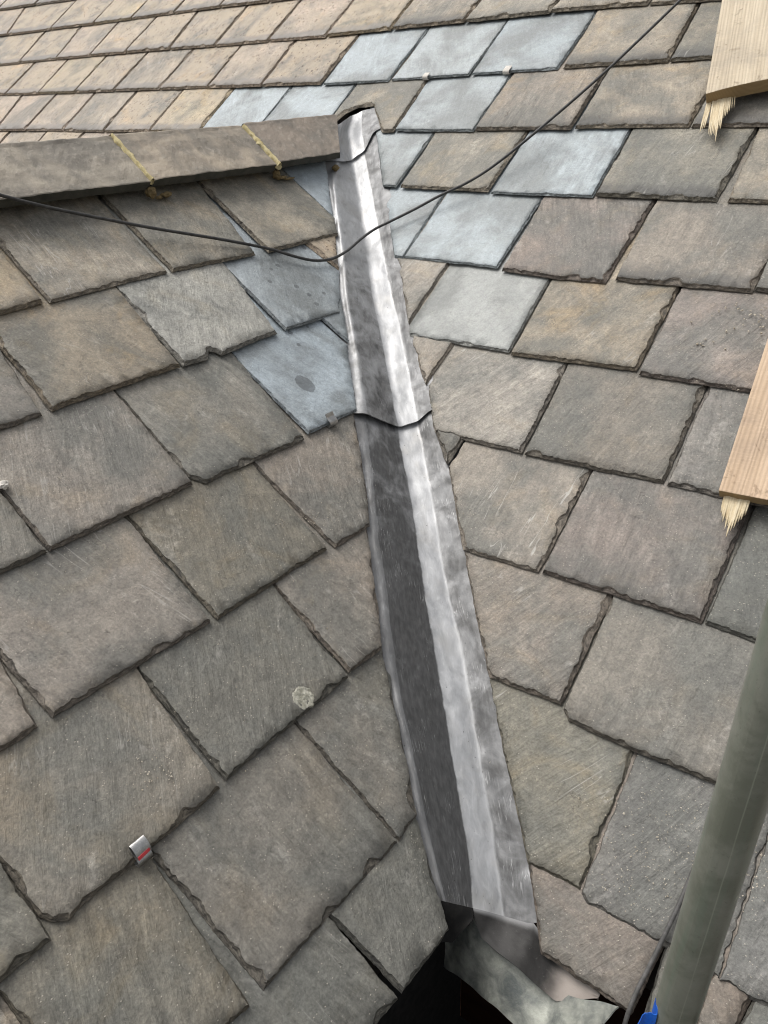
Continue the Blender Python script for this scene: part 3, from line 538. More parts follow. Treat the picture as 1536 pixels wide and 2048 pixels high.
    ('M', 1, [(-1.0805, 0.8632), (-1.0718, 0.9934), (-1.0692, 1.0334), (-1.0692, 1.4232), (-1.5385, 1.4232), (-1.1956, 0.9895)], 'b1l', 'pale brown pointed piece of slate, fifth course up from eaves, touching the lead', {}),
    ('M', 2, [(-0.9876, 0.7409), (-0.7571, 0.7416), (-0.7593, 0.9905), (-0.7596, 1.0305), (-0.7596, 1.3009), (-1.0668, 1.3009), (-1.0668, 1.0324), (-1.0683, 0.9924), (-1.0735, 0.8585)], 'b1l', 'brown slate with a long crack, fifth course up from eaves, second right of the lead', {}),
    ('M', 2, [(-0.7471, 0.7415), (-0.4389, 0.7499), (-0.4407, 0.9917), (-0.441, 1.0317), (-0.441, 1.3015), (-0.7565, 1.3015), (-0.7565, 1.0298), (-0.7552, 0.9898)], 'b3', 'large even grey-brown slate, fifth course up from eaves, third right of the lead', {}),
    ('M', 3, [(-0.4298, 0.75), (-0.3263, 0.7514), (-0.1268, 0.751), (-0.1268, 0.791), (-0.1268, 1.31), (-0.4353, 1.31), (-0.4353, 1.0317), (-0.4345, 0.9917)], 'sgb', 'grey slate half under a plank, fifth course up from eaves, fourth right of the lead', {}),
    ('M', 1, [(-1.2263, 1.0366), (-1.2182, 1.244), (-1.2167, 1.284), (-1.2167, 1.5966), (-1.6638, 1.5966), (-1.3861, 1.2454)], 'b1l', 'narrow brown pointed slate, sixth course up from eaves, touching the lead', {}),
    ('M', 2, [(-1.2058, 0.9994), (-0.9107, 0.9992), (-0.9087, 1.2315), (-0.9084, 1.2715), (-0.9084, 1.5592), (-1.2116, 1.5592), (-1.2116, 1.281), (-1.2134, 1.241), (-1.223, 1.0337)], 'bl', 'blue-grey slate, sixth course up from eaves, second right of the lead', {}),
    ('M', 2, [(-0.9011, 0.9933), (-0.5939, 1.006), (-0.588, 1.2451), (-0.587, 1.2851), (-0.587, 1.5533), (-0.9023, 1.5533), (-0.9023, 1.2691), (-0.9022, 1.2291)], 'bt2', 'brown slate with pale yellow bloom, sixth course up from eaves, third right of the lead', {}),
    ('M', 3, [(-0.5847, 0.9968), (-0.3478, 1.0), (-0.2817, 0.9978), (-0.2817, 1.0378), (-0.2817, 1.5568), (-0.5822, 1.5568), (-0.5822, 1.2828), (-0.5826, 1.2428)], 'b2', 'purplish brown slate with mortar crumbs, sixth course up from eaves, fourth right of the lead', {}),
    ('M', 2, [(-1.3961, 1.2537), (-1.3676, 1.253), (-1.3638, 1.4917), (-1.3631, 1.5317), (-1.3631, 1.813), (-1.8306, 1.813), (-1.511, 1.4088)], 'blu', 'narrow blue slate with a brown corner, seventh course up from eaves, touching the lead', {}),
    ('M', 2, [(-1.3637, 1.2553), (-1.063, 1.2514), (-1.0505, 1.5032), (-1.0485, 1.5432), (-1.0485, 1.8114), (-1.3559, 1.8114), (-1.3559, 1.5321), (-1.357, 1.4921)], 'blu', 'blue slate, seventh course up from eaves, second right of the lead', {}),
    ('M', 3, [(-1.0443, 1.2433), (-0.8763, 1.2356), (-0.7598, 1.2393), (-0.7436, 1.5067), (-0.7411, 1.5467), (-0.7411, 1.7956), (-1.0446, 1.7956), (-1.0446, 1.5398), (-1.0445, 1.4998)], 'b2', 'purplish brown slate with a flaked tail, seventh up from eaves, third right of lead', {}),
    ('M', 2, [(-0.7388, 1.2499), (-0.4267, 1.2539), (-0.4118, 1.5017), (-0.4093, 1.5417), (-0.4093, 1.8099), (-0.7372, 1.8099), (-0.7372, 1.5437), (-0.7374, 1.5037)], 'b2g', 'large brown slate with a dark lower edge, seventh up from eaves, fourth right of lead', {}),
    ('M', 2, [(-0.4234, 1.2601), (-0.1204, 1.2611), (-0.1204, 1.3011), (-0.1204, 1.8201), (-0.4234, 1.8201), (-0.4234, 1.3001)], 'b3', 'brown slate at the far side, seventh course up from eaves, fifth right of the lead', {}),
    ('M', 2, [(-1.5891, 1.5192), (-1.5416, 1.5193), (-1.5327, 1.7513), (-1.5312, 1.7913), (-1.5312, 2.0792), (-2.016, 2.0792), (-1.7414, 1.7319)], 'blu', 'blue slate, eighth course up from eaves, touching the lead', {}),
    ('M', 2, [(-1.524, 1.518), (-1.2177, 1.5149), (-1.2094, 1.7559), (-1.208, 1.7959), (-1.208, 2.0749), (-1.5255, 2.0749), (-1.5255, 1.7913), (-1.5252, 1.7513)], 'bt', 'warm brown slate with a yellow lichen dot, eighth up from eaves, second right of lead', {}),
    ('M', 2, [(-1.2039, 1.5099), (-0.9031, 1.5113), (-0.9018, 1.7596), (-0.9016, 1.7996), (-0.9016, 2.0699), (-1.2027, 2.0699), (-1.2027, 1.7958), (-1.2029, 1.7558)], 'blu', 'bright blue slate, eighth course up from eaves, third right of the lead', {}),
    ('M', 2, [(-0.8958, 1.517), (-0.5893, 1.5142), (-0.58, 1.7606), (-0.5785, 1.8006), (-0.5785, 2.0742), (-0.8938, 2.0742), (-0.8938, 1.7976), (-0.8941, 1.7576)], 'gg2', 'olive-grey slate with a dark lower edge, eighth up from eaves, fourth right of lead', {}),
    ('M', 2, [(-0.5632, 1.5157), (-0.2602, 1.5167), (-0.2602, 1.5567), (-0.2602, 2.0757), (-0.5725, 2.0757), (-0.5725, 1.7988), (-0.5712, 1.7588)], 'bt', 'brown slate, eighth course up from eaves, fifth right of the lead', {}),
    ('M', 7, [(-1.9858, 1.7655), (-1.9631, 1.8014), (-1.9435, 1.8494), (-1.9046, 1.8798), (-1.8408, 1.885), (-1.7266, 1.7523), (-1.6834, 1.7543), (-1.6884, 1.9928), (-1.6893, 2.0328), (-1.6893, 2.3123), (-1.9828, 2.3123), (-1.9828, 2.0216), (-1.9832, 1.9816)], 'bt', 'brown slate notched round the lead top, ninth course up from eaves, touching the lead', {}),
    ('M', 2, [(-1.6779, 1.7588), (-1.3858, 1.7549), (-1.3787, 2.0021), (-1.3776, 2.0421), (-1.3776, 2.3149), (-1.6845, 2.3149), (-1.6845, 2.0349), (-1.6835, 1.9949)], 'blu', 'blue slate with a dark smudge, ninth course up from eaves, second right of the lead', {}),
    ('M', 2, [(-1.3792, 1.759), (-1.0707, 1.7609), (-1.0649, 2.0118), (-1.0639, 2.0518), (-1.0639, 2.319), (-1.3703, 2.319), (-1.3703, 2.0417), (-1.3715, 2.0017)], 'b2t', 'dark brown pitted slate, ninth course up from eaves, third right of the lead', {}),
    ('M', 2, [(-1.0573, 1.7647), (-0.7443, 1.7674), (-0.736, 2.0006), (-0.7345, 2.0406), (-0.7345, 2.3247), (-1.0589, 2.3247), (-1.0589, 2.0514), (-1.0586, 2.0114)], 'tb', 'pitted tan-brown slate, ninth course up from eaves, fourth right of the lead', {}),
    ('M', 2, [(-0.7359, 1.7655), (-0.4329, 1.7665), (-0.4329, 1.8065), (-0.4329, 2.3255), (-0.7283, 2.3255), (-0.7283, 2.0401), (-0.7294, 2.0001)], 'b2g', 'dark brown slate, ninth course up from eaves, fifth right of the lead', {}),
    ('M', 2, [(-2.1323, 1.9943), (-1.8431, 1.9965), (-1.8295, 2.2642), (-1.8275, 2.3042), (-1.8275, 2.5543), (-2.1325, 2.5543), (-2.1325, 2.294), (-2.1325, 2.254)], 'blu', 'blue slate, tenth course up from eaves, first right of the lead', {}),
    ('M', 2, [(-1.8285, 2.0006), (-1.5275, 2.0067), (-1.5186, 2.2614), (-1.5172, 2.3014), (-1.5172, 2.5606), (-1.8194, 2.5606), (-1.8194, 2.3032), (-1.8206, 2.2632)], 'blu', 'blue slate, tenth course up from eaves, second right of the lead', {}),
    ('M', 2, [(-1.5152, 2.0083), (-1.22, 2.0139), (-1.2078, 2.2682), (-1.2059, 2.3082), (-1.2059, 2.5683), (-1.5123, 2.5683), (-1.5123, 2.3007), (-1.5127, 2.2607)], 'blu', 'blue slate, tenth course up from eaves, third right of the lead', {}),
    ('M', 2, [(-1.2018, 2.0169), (-0.891, 2.0218), (-0.8932, 2.2706), (-0.8935, 2.3106), (-0.8935, 2.5769), (-1.2008, 2.5769), (-1.2008, 2.3073), (-1.2009, 2.2673)], 'tb', 'tan-brown slate with a dark lower edge, tenth up from eaves, fourth right of lead', {}),
    ('M', 2, [(-0.8832, 2.0232), (-0.5802, 2.0242), (-0.5802, 2.0642), (-0.5802, 2.5832), (-0.8862, 2.5832), (-0.8862, 2.3096), (-0.8858, 2.2696)], 'gg2', 'olive brown slate, tenth course up from eaves, fifth right of the lead', {}),
    ('M', 2, [(-2.3047, 1.7602), (-1.988, 1.7583), (-1.991, 1.987), (-1.9915, 2.027), (-1.9915, 2.3183), (-2.2867, 2.3183), (-2.2867, 2.0343), (-2.2893, 1.9943)], 'blu', 'blue slate, second row above the ridge, touching the lead', {}),
    ('M', 2, [(-2.6098, 1.7592), (-2.3124, 1.7602), (-2.2998, 1.9949), (-2.2976, 2.0349), (-2.2976, 2.3192), (-2.6033, 2.3192), (-2.6033, 2.0416), (-2.6042, 2.0016)], 'blu', 'blue slate, second row above the ridge, second left of the lead', {}),
    ('M', 2, [(-2.9093, 1.7608), (-2.6184, 1.7593), (-2.6168, 1.9994), (-2.6165, 2.0394), (-2.6165, 2.3193), (-2.911, 2.3193), (-2.911, 2.0416), (-2.9107, 2.0016)], 'tn2', 'yellow-stained ochre slate, second row above the ridge, third left of the lead', {}),
    ('M', 2, [(-3.2176, 1.7625), (-2.9212, 1.7637), (-2.9172, 2.0019), (-2.9166, 2.0419), (-2.9166, 2.3225), (-3.2217, 2.3225), (-3.2217, 2.0465), (-3.2211, 2.0065)], 'tn', 'speckled ochre slate, second row above the ridge, fourth left of the lead', {}),
    ('M', 2, [(-3.523, 1.7704), (-3.2317, 1.7625), (-3.2319, 2.007), (-3.2319, 2.047), (-3.2319, 2.3225), (-3.5248, 2.3225), (-3.5248, 2.0535), (-3.5245, 2.0135)], 'tg', 'greyish speckled slate, second row above the ridge, fifth left of the lead', {}),
    ('M', 2, [(-3.8353, 1.7756), (-3.5347, 1.7704), (-3.5396, 2.0174), (-3.5404, 2.0574), (-3.5404, 2.3304), (-3.8391, 2.3304), (-3.8391, 2.0534), (-3.8385, 2.0134)], 'tp', 'pinkish speckled slate, second row above the ridge, sixth left of the lead', {}),
    ('M', 2, [(-4.0879, 1.7739), (-3.8481, 1.7757), (-3.8472, 2.0138), (-3.8471, 2.0538), (-3.8471, 2.3339), (-4.1399, 2.3339), (-4.1399, 2.0551), (-4.1351, 2.0151)], 'tp2', 'pale pinkish slate, second row above the ridge, seventh left of the lead', {}),
    ('M', 2, [(-4.4785, 1.78), (-4.1055, 1.7774), (-4.1445, 2.0154), (-4.1493, 2.0554), (-4.1493, 2.3374), (-4.5267, 2.3374), (-4.5267, 2.0518), (-4.5219, 2.0118)], 'tp', 'pinkish speckled slate, second row above the ridge, eighth left of the lead', {}),
    ('M', 2, [(-2.4445, 2.0048), (-2.1488, 1.9977), (-2.1384, 2.2519), (-2.1367, 2.2919), (-2.1367, 2.5577), (-2.4487, 2.5577), (-2.4487, 2.2973), (-2.4481, 2.2573)], 'tn', 'speckled ochre slate, third row above the ridge, first left of the three blue slates', {}),
    ('M', 2, [(-2.7515, 2.0087), (-2.4536, 2.0025), (-2.4566, 2.2582), (-2.4571, 2.2982), (-2.4571, 2.5625), (-2.7512, 2.5625), (-2.7512, 2.2994), (-2.7512, 2.2594)], 'tp', 'pinkish speckled slate, third row above the ridge, second left of the three blue slates', {}),
    ('M', 2, [(-3.0592, 2.0145), (-2.7608, 2.0092), (-2.7576, 2.26), (-2.757, 2.3), (-2.757, 2.5692), (-3.0483, 2.5692), (-3.0483, 2.2984), (-3.0499, 2.2584)], 'tn', 'speckled ochre slate, third row above the ridge, third left of the three blue slates', {}),
    ('M', 2, [(-3.3819, 2.02), (-3.0695, 2.015), (-3.0568, 2.259), (-3.0547, 2.299), (-3.0547, 2.575), (-3.3601, 2.575), (-3.3601, 2.2992), (-3.3632, 2.2592)], 'tg', 'greyish speckled slate, third row above the ridge, fourth left of the three blue slates', {}),
    ('M', 2, [(-3.6817, 2.0236), (-3.3903, 2.0172), (-3.3748, 2.2602), (-3.3722, 2.3002), (-3.3722, 2.5772), (-3.6743, 2.5772), (-3.6743, 2.2974), (-3.6754, 2.2574)], 'tn', 'speckled ochre slate, third row above the ridge, fifth left of the three blue slates', {}),
    ('M', 2, [(-3.9869, 2.03), (-3.6867, 2.0205), (-3.6838, 2.2581), (-3.6833, 2.2981), (-3.6833, 2.5805), (-3.9935, 2.5805), (-3.9935, 2.3044), (-3.9925, 2.2644)], 'tn2', 'yellow-stained ochre slate, third row above the ridge, sixth left of the three blue slates', {}),
    ('M', 2, [(-4.287, 2.032), (-3.9922, 2.0268), (-4.0018, 2.2651), (-4.0034, 2.3051), (-4.0034, 2.5868), (-4.2806, 2.5868), (-4.2806, 2.3002), (-4.2815, 2.2602)], 'tn', 'speckled ochre slate, third row above the ridge, seventh left of the three blue slates', {}),
    ('M', 2, [(-4.6784, 2.0367), (-4.2968, 2.0324), (-4.2915, 2.2609), (-4.2906, 2.3009), (-4.2906, 2.5924), (-4.6306, 2.5924), (-4.6306, 2.3102), (-4.6354, 2.2702)], 'tn', 'speckled ochre slate, third row above the ridge, eighth left of the three blue slates', {}),
    ('M', 2, [(-1.0355, 2.277), (-0.8006, 2.2662), (-0.8006, 2.3062), (-0.8006, 2.8262), (-1.0355, 2.8262), (-1.0355, 2.317)], 'bt', 'warm brown slate, fifth row above the ridge, first from the right', {}),
    ('M', 2, [(-1.36, 2.2852), (-1.0451, 2.2783), (-1.0396, 2.3287), (-1.0352, 2.3687), (-1.0352, 2.8383), (-1.3464, 2.8383), (-1.3464, 2.3811), (-1.3512, 2.3411)], 'bt', 'warm brown slate, fifth row above the ridge, second from the right', {}),
    ('M', 2, [(-1.6752, 2.2747), (-1.3652, 2.2811), (-1.3571, 2.3467), (-1.3523, 2.3867), (-1.3523, 2.8347), (-1.6577, 2.8347), (-1.6577, 2.4169), (-1.6625, 2.3769)], 'bt', 'warm brown slate, fifth row above the ridge, third from the right', {}),
    ('M', 2, [(-1.98, 2.2728), (-1.6815, 2.2755), (-1.6723, 2.3809), (-1.6688, 2.4209), (-1.6688, 2.8328), (-1.9732, 2.8328), (-1.9732, 2.4601), (-1.9746, 2.4201)], 'tb', 'tan-brown slate, fifth row above the ridge, fourth from the right', {}),
    ('M', 2, [(-2.2839, 2.2666), (-1.9879, 2.271), (-1.9859, 2.4244), (-1.9854, 2.4644), (-1.9854, 2.8266), (-2.2763, 2.8266), (-2.2763, 2.5077), (-2.2776, 2.4677)], 'tn2', 'yellow-stained ochre slate, fifth row above the ridge, fifth from the right', {}),
    ('M', 2, [(-2.5914, 2.2682), (-2.2936, 2.262), (-2.2885, 2.4693), (-2.2875, 2.5093), (-2.2875, 2.822), (-2.5849, 2.822), (-2.5849, 2.5476), (-2.5858, 2.5076)], 'tp', 'pinkish speckled slate, fifth row above the ridge, sixth from the right', {}),
    ('M', 2, [(-2.9048, 2.2673), (-2.6012, 2.2662), (-2.5949, 2.5089), (-2.5939, 2.5489), (-2.5939, 2.8262), (-2.9055, 2.8262), (-2.9055, 2.5597), (-2.9054, 2.5197)], 'tn', 'speckled ochre slate, fifth row above the ridge, seventh from the right', {}),
    ('M', 2, [(-3.2059, 2.2752), (-2.9148, 2.2682), (-2.9156, 2.5211), (-2.9157, 2.5611), (-2.9157, 2.8282), (-3.2299, 2.8282), (-3.2299, 2.5585), (-3.2265, 2.5185)], 'tn', 'speckled ochre slate, fifth row above the ridge, eighth from the right', {}),
    ('M', 2, [(-3.5269, 2.2796), (-3.2169, 2.2762), (-3.234, 2.5195), (-3.2368, 2.5595), (-3.2368, 2.8362), (-3.5118, 2.8362), (-3.5118, 2.5562), (-3.514, 2.5162)], 'tn', 'speckled ochre slate, fifth row above the ridge, ninth from the right', {}),
    ('M', 2, [(-3.8009, 2.2814), (-3.5318, 2.2766), (-3.5222, 2.5172), (-3.5206, 2.5572), (-3.5206, 2.8366), (-3.8047, 2.8366), (-3.8047, 2.5546), (-3.8041, 2.5146)], 'tn', 'speckled ochre slate, fifth row above the ridge, tenth from the right', {}),
    ('M', 2, [(-4.0844, 2.2787), (-3.8061, 2.2783), (-3.8131, 2.5156), (-3.8142, 2.5556), (-3.8142, 2.8383), (-4.1227, 2.8383), (-4.1227, 2.5602), (-4.1179, 2.5202)], 'tp', 'pinkish speckled slate, fifth row above the ridge, eleventh from the right', {}),
    ('M', 2, [(-4.4225, 2.2781), (-4.0939, 2.2794), (-4.1277, 2.5213), (-4.1325, 2.5613), (-4.1325, 2.8381), (-4.4481, 2.8381), (-4.4481, 2.5647), (-4.4445, 2.5247)], 'tn', 'speckled ochre slate, fifth row above the ridge, twelfth from the right', {}),
    ('M', 2, [(-4.7652, 2.2714), (-4.4285, 2.2747), (-4.456, 2.522), (-4.4604, 2.562), (-4.4604, 2.8314), (-4.8232, 2.8314), (-4.8232, 2.5714), (-4.8184, 2.5314)], 'tn', 'speckled ochre slate, fifth row above the ridge, thirteenth from the right', {}),
    ('M', 2, [(-2.7719, 2.5303), (-2.4619, 2.5295), (-2.4619, 2.5695), (-2.4619, 3.0895), (-2.7719, 3.0895), (-2.7719, 2.5703)], 'tp', 'pinkish speckled slate, sixth row above the ridge, first from the right', {}),
    ('M', 2, [(-3.0778, 2.5361), (-2.7817, 2.5316), (-2.7817, 2.5716), (-2.7817, 3.0916), (-3.0778, 3.0916), (-3.0778, 2.5761)], 'tn', 'speckled ochre slate, sixth row above the ridge, second from the right', {}),
    ('M', 2, [(-3.385, 2.5351), (-3.085, 2.537), (-3.085, 2.577), (-3.085, 3.0951), (-3.3842, 3.0951), (-3.3842, 2.6584), (-3.3845, 2.6184)], 'tn', 'speckled ochre slate, sixth row above the ridge, third from the right', {}),
    ('M', 2, [(-3.7008, 2.5315), (-3.3929, 2.5361), (-3.3884, 2.619), (-3.3863, 2.659), (-3.3863, 3.0915), (-3.694, 3.0915), (-3.694, 2.7053), (-3.6956, 2.6653)], 'tn', 'speckled ochre slate, sixth row above the ridge, fourth from the right', {}),
    ('M', 2, [(-4.0075, 2.5305), (-3.7095, 2.5325), (-3.7, 2.6659), (-3.6971, 2.7059), (-3.6971, 3.0905), (-4.0056, 3.0905), (-4.0056, 2.7485), (-4.006, 2.7085)], 'tn2', 'yellow-stained ochre slate, sixth row above the ridge, fifth from the right', {}),
    ('M', 2, [(-4.3938, 2.535), (-4.017, 2.5315), (-4.0107, 2.7092), (-4.0093, 2.7492), (-4.0093, 3.0915), (-4.3938, 3.0915), (-4.3938, 2.575)], 'tn', 'speckled ochre slate, sixth row above the ridge, sixth from the right', {}),
    ('M', 2, [(-4.8117, 2.5349), (-4.3998, 2.5318), (-4.3998, 2.5718), (-4.3998, 3.0918), (-4.9086, 3.0918), (-4.9086, 2.8175), (-4.9038, 2.7775)], 'tn', 'speckled ochre slate, sixth row above the ridge, seventh from the right', {}),
    ('M', 2, [(-5.2363, 2.5394), (-4.8234, 2.5361), (-4.9159, 2.7791), (-4.9207, 2.8191), (-4.9207, 3.0961), (-5.2363, 3.0961), (-5.2363, 2.5794)], 'tp', 'pinkish speckled slate, sixth row above the ridge, eighth from the right', {}),
    ('M', 2, [(-4.7923, 2.784), (-4.4074, 2.7766), (-4.4074, 2.8166), (-4.4074, 3.3366), (-4.7923, 3.3366), (-4.7923, 2.824)], 'tg', 'greyish speckled slate, seventh row above the ridge, first from the right', {}),
    ('M', 2, [(-5.1906, 2.7887), (-4.8041, 2.7856), (-4.8041, 2.8256), (-4.8041, 3.3456), (-5.1906, 3.3456), (-5.1906, 2.8287)], 'tg', 'greyish speckled slate, seventh row above the ridge, second from the right', {}),
    ('M', 2, [(-5.6645, 2.803), (-5.2036, 2.7904), (-5.2036, 2.8304), (-5.2036, 3.3504), (-5.6645, 3.3504), (-5.6645, 2.843)], 'tg', 'greyish speckled slate, seventh row above the ridge, third from the right', {}),
    ('M', 2, [(-4.2399, 1.5097), (-3.988, 1.5097), (-3.988, 1.5497), (-3.988, 2.0697), (-4.2399, 2.0697), (-4.2399, 1.5497)], 'tn', 'speckled ochre slate, sliver visible just above the ridge tiles, first from the left', {}),
    ('M', 2, [(-3.9776, 1.5097), (-3.6741, 1.5097), (-3.6741, 1.5497), (-3.6741, 2.0697), (-3.9776, 2.0697), (-3.9776, 1.5497)], 'tp', 'pinkish speckled slate, sliver visible just above the ridge tiles, second from the left', {}),
    ('M', 2, [(-3.6641, 1.5097), (-3.3797, 1.5097), (-3.3797, 1.5497), (-3.3797, 2.0697), (-3.6641, 2.0697), (-3.6641, 1.5497)], 'tn', 'speckled ochre slate, sliver visible just above the ridge tiles, third from the left', {}),
    ('M', 2, [(-3.3663, 1.5097), (-3.0831, 1.5097), (-3.0831, 1.5497), (-3.0831, 2.0697), (-3.3663, 2.0697), (-3.3663, 1.5497)], 'tp2', 'pale pinkish slate, sliver visible just above the ridge tiles, fourth from the left', {}),
    ('M', 2, [(-3.0704, 1.5097), (-2.7791, 1.5097), (-2.7791, 1.5497), (-2.7791, 2.0697), (-3.0704, 2.0697), (-3.0704, 1.5497)], 'tg', 'greyish speckled slate, sliver visible just above the ridge tiles, fifth from the left', {})]
slate_objs = []
for i, (w, nb, poly, key, label, opts) in enumerate(SLATES):
    slate_objs.append(make_slate(w, poly, nb, key, label, 'slates of the dormer roof' if w == 'D' else 'slates of the main roof', 11 + i, True, opts))

